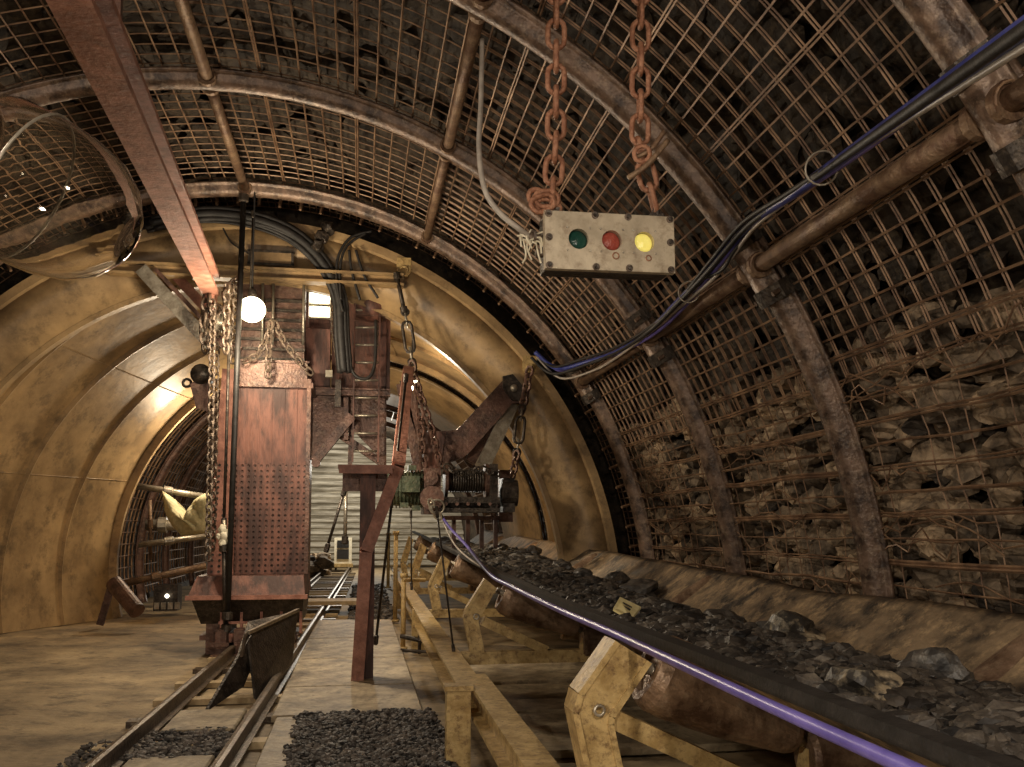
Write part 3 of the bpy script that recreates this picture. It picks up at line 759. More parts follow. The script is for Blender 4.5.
for k in range(14): m.torus(at(466, 481, Y=12.05)+V((-.2+k*.031, 0, 0)), .138, .014, (1, .02, 0), 20, 5)
obj('wire_rope', m, 'dark', dr, True)
obj('base_beam', bxp(bxp(MB(), 440, 497, 500, 503, 11.75, 12.35), 440, 508, 500, 512, 11.75, 12.35).cyl(at(440, 505, Y=11.9), at(500, 505, Y=11.9), .05, 12), 'dark', t)
m = bxp(MB(), 490, 464, 498, 512, 11.8, 12.4); m = bxp(m, 503, 478, 515, 512, 11.85, 12.2)
m.lathe(at(509, 493, Y=11.95), [(.03, -.12), (.17, -.1), (.17, .1), (.03, .12)], (1, 0, 0), 16)
obj('end_plate', m, 'dark', t)
obj('handle_ring', MB().torus(at(437, 507, Y=11.66), .09, .015, (0, 1, .2), 16, 6), 'steel', t, True)
for px in (446, 457, 468, 479, 490): obj('bolt', MB().cyl(at(px, 504, Y=11.70), at(px, 504, Y=11.78), .022, 8), 'brown', t)
for px, py in ((396, 474), (404, 505), (416, 508), (412, 468)): obj('motor_foot', MB().box(at(px, py, Y=11.9), (.1, .16, .06)), 'green', t)
# skid hung below it
t = thing('bracket_frame', 'brown slotted plates hanging below the winch', 'bracket', at(480, 545, Y=13))
m = MB()
for x0, y0, x1, y1 in ((499, 470, 513, 522), (444, 516, 500, 520)): bxp(m, x0, y0, x1, y1, 12.9, 13.0)
for x0 in (452, 466, 480, 494): bxp(m, x0, 516, x0+4, 548, 12.95, 13.05)
obj('plate', m, 'brown', t)

# ================================================================== big boom behind the winch
t = thing('boom', 'massive dark brown bent beam behind the winch', 'boom', at(445, 455, Y=12.6))
poly = [(424, 432), (457, 430), (505, 378), (516, 378), (524, 388), (524, 402), (512, 404), (470, 452), (462, 458), (430, 468), (424, 460)]
obj('arm', MB().prism([at(x, y, Y=12.45) for x, y in poly], (0, .26, 0)), 'brown', t)
obj('head_block', MB().prism([at(x, y, Y=12.40) for x, y in ((503, 376), (513, 374), (523, 386), (523, 401), (512, 400), (503, 388))], (0, .05, 0)), 'dark', t)
obj('stay', MB().beam(at(512, 404, Y=12.6), at(483, 466, Y=12.40), .18, .1, side=(0, 1, 0), kind='C', t=.03), 'steel', t)
obj('stay', MB().beam(at(500, 404, Y=12.8), at(470, 462, Y=12.6), .14, .1, side=(0, 1, 0), kind='C', t=.03), 'brown', t)
obj('gusset', MB().prism([at(x, y, Y=12.42) for x, y in ((424, 432), (446, 432), (440, 466), (430, 482), (424, 480))], (0, .26, 0)), 'red', t)
obj('arm_pin', MB().cyl(at(514, 388, Y=12.35), at(514, 388, Y=12.5), .05, 12), 'steel', t, True)
# A-shaped stays between post and winch
for k, (x0, y0, x1, y1, lab) in enumerate(((404, 380, 432, 470, 'dark angle stay running from the red post head down to the winch'), (401, 384, 418, 468, 'shorter dark angle stay beside the ladder'))):
    t = thing('angle_stay', lab, 'stay', at(x1, y1, Y=12.8))
    obj('angle', MB().beam(at(x0, y0, Y=12.8), at(x1, y1, Y=12.8), .13, .08, side=(0, 1, 0), kind='L', t=.02), 'brown', t)
    obj('end_plate', MB().box(at(x1, y1, Y=12.8), (.2, .1, .1)), 'brown', t)

# ================================================================== red trestle
pb = at(361, 684, Z=0); PY = pb.y
zt_ = at(366, 474, Y=PY).z
t = thing('trestle', 'red oxide steel trestle with upright and slanting leg beside the rails', 'trestle', pb)
xp = pb.x+.0
u0, u1 = at(371, 672, Y=PY+.1), at(368, 476, Y=PY+.1)
obj('upright', MB().beam((u1.x, PY+.1, 0), (u1.x, PY+.1, zt_+.02), .15, .13, side=(0, 1, 0), kind='I', t=.022), 'red', t)
a = at(341, 485, Y=PY); b = at(389, 484, Y=PY)
obj('head_web', MB().span((a.x+.01, PY+.22, zt_-.16), (b.x-.01, PY+.26, zt_+.08)), 'brown', t)
obj('head_plate', MB().span((a.x-.03, PY-.1, zt_+.05), (b.x+.04, PY+.5, zt_+.085)).span((a.x-.02, PY-.1, zt_-.0), (b.x+.03, PY-.085, zt_+.05)), 'redbeam', t)
l0_, l1_, l2_, l3_ = at(357, 681, Y=PY-.02), at(366, 552, Y=PY-.06), at(398, 468, Y=PY+.1), at(408, 371, Y=12.0)
obj('slanting_leg', MB().beam((l0_.x, l0_.y, 0), l1_, .12, .13, side=(0, 1, 0), kind='C', t=.025), 'redbeam', t)
obj('slanting_leg', MB().beam(l1_, l2_, .12, .12, side=(0, 1, 0), kind='C', t=.025), 'redbeam', t)
obj('upper_leg', MB().beam(l2_, l3_, .13, .13, side=(0, 1, 0), kind='C', t=.03), 'redbeam', t)
obj('foot_plate', MB().span((pb.x-.12, PY-.12, -.02), (pb.x+.22, PY+.14, .03)), 'red', t)
t = rod('thin pull rod running along the slanting red leg', 406, 378, 376, 640, PY+.3, .014, 'dark', name='pull_rod')
t = rod('dark prop leaning from the trestle head down to the track', 344, 492, 327, 548, PY+1.0, .016, 'dark', name='prop')
t = rod('pale upright pipe behind the trestle', 346, 486, 345, 540, PY+2.0, .022, 'steel', name='guide_pipe')

# ================================================================== rails and track
def rail(label, x0, x1):
    pr = [(0, -.055), (.012, -.055), (.02, -.012), (.095, -.01), (.105, -.028), (.13, -.026), (.135, 0), (.13, .026), (.105, .028), (.095, .01), (.02, .012), (.012, .055), (0, .055)]
    a, b = V((x0, 4, .02)), V((x0+(x1-x0)*1.12, 34, .02))
    o = solo('rail', MB().sweep([a, b], [(u, w) for u, w in pr], side=(0, 0, 1)), 'rail', label, 'rail', 'rails of the track'); return o
rail('left steel rail of the narrow track', -1.53, -1.16)
rail('right steel rail of the narrow track', -.82, -.40)
rng = random.Random(5)
for k in range(31):
    y = 5.2+k*.9
    xm = -1.175+.4*(y-4)/26.5
    far = y > 19
    mb = MB()
    mb.box((xm, y, .0), (1.25, .16, .05), Matrix.Rotation(rng.uniform(-.03, .03), 3, 'Z'))
    ORD = ['nearest', 'second nearest', 'third nearest', 'fourth nearest', 'fifth nearest', 'sixth nearest', 'seventh nearest', 'eighth nearest', 'ninth nearest', 'tenth nearest', 'eleventh nearest', 'twelfth nearest', 'thirteenth nearest', 'fourteenth nearest', 'fifteenth nearest', 'sixteenth nearest']
    o = solo('sleeper', mb, 'wood' if k % 3 else 'rail', ORD[k]+' sleeper of the narrow track' if not far else 'sleeper of the narrow track beyond the crossing board', 'sleeper', ['far track sleepers', 'near track sleepers'][not far])
def slab(x0, y0, x1, y1, z, m, label, cat='floor slab', th=.05):
    mb = MB(); e = .012
    mb.add([(x0, y0, z-th), (x1, y0, z-th), (x1, y1, z-th), (x0, y1, z-th), (x0, y0, z-e), (x1, y0, z-e), (x1, y1, z-e), (x0, y1, z-e), (x0+e, y0+e, z), (x1-e, y0+e, z), (x1-e, y1-e, z), (x0+e, y1-e, z)],
           [(3, 2, 1, 0)]+[(i, (i+1) % 4, 4+(i+1) % 4, 4+i) for i in range(4)]+[(4+i, 4+(i+1) % 4, 8+(i+1) % 4, 8+i) for i in range(4)]+[(8, 9, 10, 11)])
    return solo('floor_slab', mb, m, label, cat)
ys = [5.3, 6.55, 6.95, 7.35, 8.25, 9.0]
slab(-1.42, 5.2, -.9, 6.5, .05, 'plate', 'worn plate between the rails at the lower picture edge')
slab(-1.40, 7.3, -.88, 8.1, .05, 'plate', 'worn plate between the rails just before the steel skip')
for k, (a, b) in enumerate(((7.75, 9.1), (9.13, 11.0), (11.03, 13.0), (13.03, 15.6))):
    slab(-.66, a, .52, b, .045, 'plate', ['brightly lit floor plate right of the rails, nearest', 'floor plate around the foot of the red trestle', 'floor plate right behind the red trestle', 'farthest floor plate right of the rails'][k])
slab(-.62, 5.2, -.42, 7.7, .045, 'plate', 'narrow strip plate along the right rail')
# gravel
def gravel(x0, x1, y0, y1, n, label, z=.03, s=(.014, .03), m='gravel'):
    mb = MB(); r = random.Random(int(x0*100+y0*10))
    for _ in range(n):
        q = r.uniform(*s); x, y = r.uniform(x0-.05, x1+.05), r.uniform(y0-.1, y1+.1)
        edge = min(x-x0, x1-x, (y-y0)*.6, (y1-y)*.6)+.09*noise.noise(V((x*5, y*3, 1)))+.05
        if edge < r.uniform(-.01, .05): continue
        lump(mb, (x, y, z+r.uniform(-.02, .015)), q, q, q*.7, 0, .3, r)
    o = obj('gravel', mb, m); tagp(o, label, 'gravel', None, 'stuff')
gravel(-.42, .56, 5.4, 7.72, 5200, 'dark coal gravel between track and conveyor stringer', .045)
gravel(-1.44, -.86, 6.52, 7.3, 1100, 'coal crumbs lying between the rails', .03)
gravel(-1.8, -1.56, 6.0, 7.1, 300, 'coal crumbs spilled left of the left rail', .02)
gravel(-.1, .55, 15.6, 25, 2200, 'loose stones behind the floor plates', .03, (.03, .06))
gravel(-1.9, -1.4, 19, 27, 500, 'loose stones beside the far track', .03, (.03, .08))
# wooden board over the rails
a = at(308, 607, Z=.13); 
solo('crossing_board', MB().box((-.52, 17.6, .18), (1.55, .75, .07)), 'wood', 'wooden board laid across the far rails', 'board')
# steel skip between the rails
t = thing('steel_skip', 'open dark steel skip leaning across the rails', 'skip', (-1.25, 8.8, 0))
def P(x, y, Y): return at(x, y, Y=Y)
r0, r1 = P(248, 634, 8.9), P(298, 611, 10.2)
l0, l1 = P(200, 690, 7.9), P(232, 648, 9.4)
k0, k1 = P(256, 700, 8.55), P(292, 664, 9.7)
m = MB().hexa([r0, r1, k1, k0], [p+V((-.02, 0, .015)) for p in (r0, r1, k1, k0)])
obj('right_wall', m, 'dark', t)
lw = [P(248, 636, 8.9), P(203, 713, 8.15), P(240, 688, 8.6), P(250, 664, 8.8)]
obj('left_wall', MB().hexa(lw, [p+V((.03, .02, .01)) for p in lw]), 'dark', t)
obj('back_wall', MB().hexa([r1, k1, k1+V((-.55, 0, 0)), r1+V((-.5, 0, -.1))], [p+V((0, .03, 0)) for p in (r1, k1, k1+V((-.55, 0, 0)), r1+V((-.5, 0, -.1)))]), 'dark', t)
obj('rim', MB().beam(r0+V((0, 0, .01)), r1+V((0, 0, .01)), .03, .03), 'steel', t, label='bright worn rim')
lip = [r0+V((-.01, -.03, .01)), r1+V((-.01, -.03, .01)), P(288, 636, 9.95), P(242, 657, 8.7)]
obj('lip_plate', MB().hexa(lip, [p+V((-.02, -.02, .0)) for p in lip]), 'rail', t)
# rail cart far away
t = thing('rail_cart', 'small pale machine car standing at the far end of the track', 'rail cart', (-.7, 34.6, 0))
CY = 34.0
q0, q1 = at(334, 566, Y=CY), at(352, 538, Y=CY)
obj('body', MB().span((q0.x, CY, .16), (q1.x, CY+1.2, q1.z)), 'cream', t)
zm2 = (.4+q1.z)/2
for za, zb2 in ((.42, zm2-.03), (zm2+.03, q1.z-.08)): obj('window', MB().span((q0.x+.1, CY-.03, za), (q1.x-.1, CY, zb2)), 'rubber', t)
obj('bumper', MB().span((q0.x-.05, CY-.1, .14), (q1.x+.05, CY, .26)), 'yellow', t)
for s in (q0.x+.05, q1.x-.05):
    for y in (CY+.2, CY+.9): obj('wheel', MB().cyl((s-.03, y, .12), (s+.03, y, .12), .1, 14), 'dark', t)
mb = MB(); rng = random.Random(8)
for k in range(60):
    q = at(rng.uniform(306, 326), 560, Y=rng.uniform(30, 35)); s = rng.uniform(.1, .28)
    lump(mb, (q.x, q.y, rng.uniform(.05, .55)), s, s, s*.7, 1, .4, rng)
tagp(obj('rubble_heap', mb, 'stone'), 'dark rubble heaped left of the pale cart', 'rubble', None, 'stuff')
# ================================================================== conveyor
def rise(y): return .02*max(0, y-6)
conv = thing('conveyor_bed', 'yellow painted stringer and posts carrying the belt conveyor', 'conveyor frame', (.72, 8, 0))
XS = .73
obj('stringer', MB().beam((XS-.02, 6.15, .4), (XS+.12, 24, .42), .17, .2, kind='C', t=.025), 'yellow', conv)
obj('stringer', MB().beam((XS+.04, 2.2, .38), (XS+.06, 6.6, .4), .15, .2, kind='I', t=.025), 'yellow', conv)
obj('stringer', MB().beam((3.0, 2.2, .4), (3.1, 24, .42), .15, .2, kind='I', t=.025), 'yellow', conv)
for x, y in ((.62, 6.05), (3.0, 6.1), (.72, 11.9), (3.0, 12), (.75, 18), (3.0, 3.4)):
    obj('post', MB().beam((x, y, 0), (x, y, .5), .15, .11, side=(0, 1, 0), kind='C', t=.02), 'yellow', conv)
obj('post_cap', MB().box((.62, 6.05, .505), (.18, .14, .03)), 'yellow', conv)
# idler stations
XM = 2.1
BEND = [(1.18, 1.03), (.93, .83), (1.0, .5)]
def idler(Y, label, first=False):
    t = thing('idler_station', label, 'idler station', (XM, Y, .5), 'idler stations of the conveyor')
    xl = .82
    obj('cross_beam', MB().beam((xl, Y, .455), (2*XM-xl, Y, .455), .1, .1, kind='L' if False else 'box'), 'yellow', t)
    for s in (1, -1):
        def mx(x): return XM+s*(x-XM)
        # bent channel bracket: outline in XZ, channel depth along the tunnel
        dz = rise(Y)
        outer = [(1.01, 1.05+dz), (.86, .85), (.84, .78), (.90, .50)]
        inner = [(1.14, .97+dz), (.985, .76), (.98, .73), (1.03, .50)] if Y < 5 else [(1.09, .985+dz), (.945, .77), (.94, .74), (.99, .50)]
        poly = [V((mx(x), Y-.055, z)) for x, z in outer+inner[::-1]]
        web = MB()
        for q4 in range(3): web.hexa([V((mx(x), Y-.055, z)) for x, z in (outer[q4], outer[q4+1], inner[q4+1], inner[q4])], [V((mx(x), Y-.03, z)) for x, z in (outer[q4], outer[q4+1], inner[q4+1], inner[q4])])
        # flanges
        for ln, dp in ((outer, .17 if Y < 5 else .09), (inner, .08)):
            for (xa, za), (xb, zb_) in zip(ln, ln[1:]):
                p, q = V((mx(xa), Y-.065, za)), V((mx(xb), Y-.065, zb_)); d = (q-p).cross(V((0, 1, 0))).normalized()*.012
                web.hexa([p-d, p+d, p+d+V((0, dp, 0)), p-d+V((0, dp, 0))], [q-d, q+d, q+d+V((0, dp, 0)), q-d+V((0, dp, 0))])
        br = obj('wing_bracket', web, 'yellow', t)
        obj('pin', MB().torus((mx(.93), Y-.08, .79), .02, .007, (0, 1, 0), 10, 5), 'steel', br, True)
        obj('diagonal_brace', MB().beam((mx(.99), Y, .75), (mx(1.52), Y, .50), .075, .09, side=(0, 1, 0)), 'yellow', t)
        obj('centre_bracket', MB().beam((mx(1.83), Y, .5), (mx(1.86), Y, .64), .06, .08, side=(0, 1, 0)), 'yellow', t)
        a, b = V((mx(1.17), Y, .93+dz)), V((mx(1.78), Y, .64+dz))
        d = (b-a).normalized()
        L = (b-a).length
        r = .165
        obj('wing_roller', MB().lathe(a, [(.03, 0), (r*.55, .0), (r*.6, -.02), (r*.82, -.02), (r*.9, 0), (r*.98, .03), (r, .1), (r*.85, L*.5), (r*.5, L-.03), (r*.4, L), (.03, L)], d, 28), 'belt' if False else 'rust', t, 'auto')
        obj('roller_shaft', MB().cyl(a-d*.07, b+d*.04, .025, 10), 'steel', t, True)
    obj('centre_roller', MB().lathe((XM-.28, Y, .56), [(.03, 0), (.10, .0), (.12, .02), (.12, .54), (.10, .56), (.03, .56)], (1, 0, 0), 24), 'rust', t, 'auto')
M['rust'] = mat('roller_rust', (.10, .055, .033), (.36, .24, .155), (.50, .38, .26), scale=5, rough=.42, metal=.35, bump=.5, bscale=25)
LAB = ['nearest idler station with the big bent bracket and rusty roller', 'second idler station from the viewer', 'third idler station, where the rail posts begin', 'fourth idler station beside the winch', 'farthest visible idler station behind the winch']
for Y, l in zip((3.75, 7.75, 11.8, 16.0, 20.0), LAB): idler(Y, l)

# belt: trough section swept along Y
def trough(off=0):
    L = [(1.20, 1.045), (1.26, 1.04), (1.36, .98), (1.60, .83), (1.80, .72), (1.95, .685), (2.25, .685), (2.42, .72), (2.62, .84), (2.85, 1.0), (2.93, 1.07), (2.99, 1.10)]
    return L
mb = MB(); rows = []; y = .9
ycs = []
while y <= 24.01: ycs.append(y); y += .15
sec_ = []
for y in ycs:
    wav = .015*noise.noise(V((y*.7, 1, 1)))
    ro = [V((x+.02*noise.noise(V((y*.5, 5, 0)))+(.006*(y-4)), y, z+wav+(.035*noise.noise(V((y*.6, 9, 3))) if i > 8 else 0)+rise(y))) for i, (x, z) in enumerate(trough())]
    sec_.append(ro)
top = sec_; bot = [[p+V((0, 0, -.022)) for p in r] for r in sec_]
vs = []; n = 12
rows = [a+b[::-1] for a, b in zip(top, bot)]
k = 24
vs = [p for r in rows for p in r]
mb.add(vs, [(j*k+i, j*k+(i+1) % k, (j+1)*k+(i+1) % k, (j+1)*k+i) for j in range(len(rows)-1) for i in range(k)]+[tuple(range(k)), tuple(range((len(rows)-1)*k, len(rows)*k))[::-1]])
belt = obj('conveyor_belt', mb, 'belt', None, True, loc=(XM, 8, .6)); tagp(belt, 'long troughed rubber belt loaded with coal on the right', 'conveyor belt')
# black skirt strip along the left edge
mb = MB().sweep([(1.195+.006*(y-4), y, 1.058+rise(y)) for y in ycs], [(-.03, -.032), (.012, -.032), (.012, .032), (-.03, .032)], side=(0, 0, 1))
solo('edge_strip', mb, 'rubber', 'black rubber edge strip along the left rim of the belt', 'rubber strip')
# return belt below

# ---------------- coal
rng = random.Random(21); mb = MB()
def belt_z(x, y):
    L = trough()
    u = x-.006*(y-4)
    for (xa, za), (xb, zb_) in zip(L, L[1:]):
        if xa <= u <= xb: return za+(zb_-za)*(u-xa)/(xb-xa)+rise(y)+.03
    return 1.05+rise(y)
def coal_z(x, y): return max(coal_raw(x, y), belt_z(x, y)) if x < 2.1 else coal_raw(x, y)
def coal_raw(x, y):
    z = .93-.08*((x-1.95)/.6)**2+.07*noise.noise(V((x*2.2, y*1.1, 4)))+.04*noise.noise(V((x*6, y*5, 2)))
    if x > 2.2: z -= (x-2.2)*.12
    z += .10*math.exp(-((y-13.5)/2.6)**2)
    return z-.015+rise(y)
nx = 48; ys_ = [1.0+.05*k for k in range(455)]
for y in ys_:
    for i in range(nx+1):
        x = 1.35+1.33*i/nx+.006*(y-4); mb.v.append(V((x, y, coal_z(x, y))))
mb.f = [(j*(nx+1)+i, j*(nx+1)+i+1, (j+1)*(nx+1)+i+1, (j+1)*(nx+1)+i) for j in range(len(ys_)-1) for i in range(nx)]
for _ in range(24000):
    u = rng.random(); y = 1.9+u**1.35*13
    x = rng.uniform(1.33, 2.74)+.006*(y-4)
    s = rng.choice([.013, .018, .018, .024, .032])*rng.uniform(.8, 1.25)*(1+.03*(y-3))
    if x > 2.2 and coal_z(x, y)+s < belt_z(x, y): continue
    lump(mb, (x, y, coal_z(x, y)+s*.35), s*1.2, s*1.1, s*.7, 0, .3, rng)
for _ in range(420):
    y = rng.choice([rng.uniform(2.2, 16), rng.uniform(9, 17)]); x = rng.uniform(1.4, 2.6)+.006*(y-4); s = rng.uniform(.04, .08)
    if x > 2.2 and coal_z(x, y) < belt_z(x, y)-.03: continue
    lump(mb, (x, y, coal_z(x, y)+s*.1), s*1.2, s*1.2, s*.6, 1, .35, rng)
tagp(obj('coal', mb, 'coal'), 'black crushed coal lying along the conveyor belt', 'coal', None, 'stuff')
# lumps that can be singled out
def biglump(px, py, s, label, m='coalbig', zz=.98, fl=.6, seed=1):
    r = random.Random(seed); p = at(px, py, Z=zz)
    if px < 600: p = at(px, py, Y={560: 11, 530: 12.6, 583: 10, 500: 13.5}[px])
    else:
        for _ in range(6): p = at(px, py, Z=zz+rise(p.y))
    mb = MB(); p.z = max(coal_z(min(p.x, 2.6), p.y), belt_z(p.x, p.y))+s*.3; lump(mb, p, s*1.1, s*1.2, s*fl*1.15, 2, .36, r)
    solo('coal_lump' if m == 'coalbig' else 'rock_lump', mb, m, label, 'rock')
biglump(720, 600, .15, 'glinting black coal lump against the right belt rim', zz=1.0, seed=2)
biglump(640, 577, .17, 'large black lump on the coal near the foot of the third arch', zz=1.0, seed=3)
biglump(616, 568, .13, 'dark round lump behind the large black lump', zz=1.02, seed=4)
biglump(790, 612, .17, 'dusty brown lump right of the glinting coal', m='tanrock', zz=1.0, seed=5)
biglump(862, 668, .115, 'big rock with a pale yellow face on the near coal', m='tanrock', zz=1.0, seed=9)
biglump(799, 671, .022, 'tiny pale stone left of the yellow faced rock', m='canvas', zz=.97, seed=10)
biglump(930, 650, .13, 'black lump at the right belt side near the picture edge', zz=1.0, seed=12)
for i, (px, py, s) in enumerate(((560, 560, .12), (530, 549, .14), (583, 566, .1), (500, 543, .13))):
    biglump(px, py, s, ['dark lump on the coal below the yellow liner foot', 'dark lump on the coal right of the winch end plate', 'smaller dark lump before the round lump', 'dark lump on the coal directly under the winch'][i], zz=1.0, seed=30+i)
# yellow paper tag
p = at(625, 610, Z=1.04); t = thing('paper_tag', 'crumpled yellow tag lying on the coal', 'tag', p)
q = [at(613, 611, Z=1.07), at(631, 621, Z=1.03), at(641, 609, Z=1.06), at(620, 599, Z=1.12)]
obj('sheet', MB().hexa(q, [v+V((0, 0, .012)) for v in q]), 'tag', t)
c = sum(q, V((0, 0, 0)))/4; m = MB()
for k in range(2):
    u = (q[1]-q[0])*.5; w = (q[3]-q[0])*.07; o = c+(q[3]-q[0])*(.12-.2*k)+V((0, 0, .014))
    m.hexa([o-u*.5, o+u*.5, o+u*.5+w, o-u*.5+w], [v+V((0, 0, .003)) for v in (o-u*.5, o+u*.5, o+u*.5+w, o-u*.5+w)])
obj('print', m, 'black', t)
# pale scrap at belt rim
q = [at(942, 612, Z=1.07), at(956, 628, Z=1.0), at(982, 620, Z=1.06)]
solo('plastic_scrap', MB().prism(q, (0, 0, .01)), 'tag', 'pale triangular scrap stuck on the right belt rim', 'scrap')
solo('plastic_scrap', MB().prism([at(522, 351+202, Z=1.12), at(530, 549, Z=1.12), at(536, 556, Z=1.12)], (0, 0, .02)), 'tag', 'small pale scrap on the coal below the liner', 'scrap')

# ---------------- hoses and cables
def hose(label, pts, r, m, name='hose', n=10, seg=8, cat='hose', g=None):
    return solo(name, MB().tube(smooth_path(pts, seg), r, n), m, label, cat, g, True)
hp = [at(439, 512, Y=11.9), at(450, 528, Y=11.2), at(466, 545, Y=10.2)]
hp += [V((1.13, 8.4, 1.10)), V((1.105, 7, 1.07)), V((1.09, 5.3, 1.05)), V((1.075, 4, 1.05)), V((1.06, 3, 1.045)), V((1.05, 2.2, 1.04)), V((1.04, 1.2, 1.04))]
hose('glossy violet hose running along the left rim of the belt', hp, .017, 'purple', n=12)
hose('thin grey cable below the violet hose near the winch', [at(440, 514, Y=11.9), at(455, 545, Y=10.8), at(480, 566, Y=9.6), at(495, 570, Y=9.0)], .009, 'grey_hose')
# hanging wires by the stringer
rod('thin wire hanging down to the stringer', 437, 512, 453.5, 650, 7.8, .008, 'dark', name='hanging_wire', cat='wire')
rod('thin wire hanging beside the idler stations further back', 411, 514, 411.5, 586, 11.5, .009, 'dark', name='hanging_wire', cat='wire')
# rail posts left of the conveyor
def post(x, y0, y1, label, r=.03, m='yellow'):
    b = at(x, y1, Z=0); tp = at(x, y0, Y=b.y)
    t = thing('rail_post', label, 'post', b, 'posts left of the conveyor')
    obj('pipe', MB().cyl((b.x, b.y, 0), (b.x, b.y, tp.z), r, 12), m, t, True)
    obj('collar', MB().cyl((b.x, b.y, tp.z-.06), (b.x, b.y, tp.z), r*1.5, 12).cyl((b.x, b.y, 0), (b.x, b.y, .04), r*1.9, 12), m, t, True)
post(403, 573, 650, 'ochre pipe post nearest the red trestle')
post(395, 531, 622, 'ochre pipe post behind the nearest one', .035)
post(388, 533, 588, 'thin ochre pipe post farthest back', .04)
bb = at(403, 640, Z=.3)
t = thing('guard_rail', 'low dark guard rail from the near pipe post to the stringer', 'rail', (.4, 11.5, 0))
obj('bar', MB().cyl(at(401, 636, Y=11.6), at(428, 642, Y=11.4), .03, 8), 'dark', t); obj('bar', MB().cyl(at(401, 650, Y=11.6), at(428, 652, Y=11.4), .02, 8), 'dark', t)
obj('bar', MB().cyl(at(403, 580, Y=11.7), at(425, 580, Y=11.9), .025, 8), 'yellow', t)
obj('stub', MB().cyl((.72, 11.55, 0), (.72, 11.55, .3), .022, 8), 'dark', t)

# cable bundle on the right haunch
t = thing('cable_bundle', 'bundle of blue and black cables slung along the right haunch', 'cables', at(560, 368, Y=11.9))
base = [(882, 130, 3.6), (840, 160, 4.4), (790, 196, 5.2), (750, 224, 6.2), (716, 262, 6.8), (684, 296, 7.6), (652, 328, 8.7), (620, 350, 10.0), (590, 361, 11.2), (557, 368, 12.0), (535, 352, 12.1)]
for i, (dx, dy, r, m, nm) in enumerate(((0, 0, .030, 'blue', 'blue_cable'), (5, 4, .018, 'purple', 'violet_cable'), (-4, 5, .02, 'rubber', 'black_cable'), (3, 9, .014, 'grey_hose', 'grey_cable'), (-6, -2, .016, 'rubber', 'black_cable'))):
    pts = []
    for j, (x, y, Y) in enumerate(base):
        sp = .7+.5*math.sin(j*1.3+i)
        pts.append(at(x+dx*sp, y+dy*sp*(1 if j > 3 else .6), Y=Y*.97))
    pts = [pts[0]+(pts[0]-pts[1])*3.2]+pts
    obj(nm, MB().tube(smooth_path(pts, 6), r, 8), m, t, True)
for x, y, Y in ((822, 168, 4.55), (689, 292, 7.4)):
    obj('tie_ring', MB().torus(at(x, y, Y=Y*.97), .085, .006, (.2, 1, .3), 18, 5), 'steel', t, True)
hose('thin cable sagging off the bundle onto the nearest full arch', [at(760, 222, Y=6.1), at(735, 250, Y=6.3), at(722, 270, Y=6.5), at(700, 280, Y=7)], .012, 'rubber')
# heavy black hose bundle hugging the arch above the tower
t = thing('hose_bundle', 'thick black hoses curving over the tower and hanging beside the ladder', 'hoses', at(345, 370, Y=12.4))
base = [(150, 224), (200, 214), (245, 217), (285, 230), (312, 250), (330, 274), (339, 300), (341, 335), (344, 372)]
for i, (dx, dy, r) in enumerate(((0, 0, .06), (5, 5, .04), (-5, 4, .035), (2, -5, .04), (8, 1, .025), (-3, 8, .02))):
    obj('hose', MB().tube(smooth_path([at(x+dx*.9, y+dy*(1 if k < 6 else .2), Y=12.3+.02*k) for k, (x, y) in enumerate(base)], 6), r, 8), 'rubber', t, True)
m = MB()
for x, y in ((322, 236), (328, 228), (318, 246)): lump(m, at(x, y, Y=12.25), .09, .09, .09, 1, .3)
obj('clamp', m, 'dark', t)
for i, (pts) in enumerate((((372, 231), (350, 238), (338, 258), (337, 285), (343, 312)), ((366, 233), (347, 246), (340, 268), (341, 300)), ((356, 250), (364, 275), (378, 298)), ((349, 250), (352, 272), (360, 300)))):
    hose('looping black cable '+['outermost over the ladder', 'inside the outer loop', 'drooping to the motor housing', 'drooping behind the cable loops'][i], [at(x, y, Y=12.35) for x, y in pts], .018, 'rubber', g=None)
hose('black hose hanging in a loop in front of the ladder', [at(343, 312, Y=12.5), at(348, 350, Y=12.5), at(354, 374, Y=12.45), at(368, 378, Y=12.45), at(375, 362, Y=12.5), at(376, 320, Y=12.6)], .022, 'rubber')
hose('thin cable arching over the liner near the number plate', [at(222, 226, Y=12.45), at(232, 243, Y=12.45), at(252, 255, Y=12.5)], .01, 'rubber')

# ================================================================== signal box
bc = at(610, 243, Y=4.0)
t = thing('signal_box', 'riveted metal signal box with green, red and yellow lenses on chains', 'signal box', bc)
# local frame: tipped forward a little and rotated clockwise
TLc, TRc, BRc, BLc = at(547, 211, Y=4.0), at(672, 216, Y=4.02), at(677, 274, Y=4.02), at(543, 267, Y=4.0)
ux = ((TRc-TLc)+(BRc-BLc)).normalized(); uz = ((TLc-BLc)+(TRc-BRc)); uz = (uz-ux*uz.dot(ux)).normalized(); uy = ux.cross(uz)*-1
if uy.y < 0: uy = -uy
bw, bh = ((TRc-TLc).length+(BRc-BLc).length)/2, ((TLc-BLc).length+(TRc-BRc).length)/2
cc = (TLc+TRc+BRc+BLc)/4
def B(a, b, c=0): return cc+ux*a+uz*b+uy*c
def bq(mb, x0, x1, z0, z1, y0, y1): return mb.hexa([B(x0, z0, y0), B(x1, z0, y0), B(x1, z0, y1), B(x0, z0, y1)], [B(x0, z1, y0), B(x1, z1, y0), B(x1, z1, y1), B(x0, z1, y1)])
hw, hh = bw/2, bh/2
obj('housing', bq(MB(), -hw+.012, hw-.012, -hh+.006, hh-.006, .035, .16), 'dark', t)
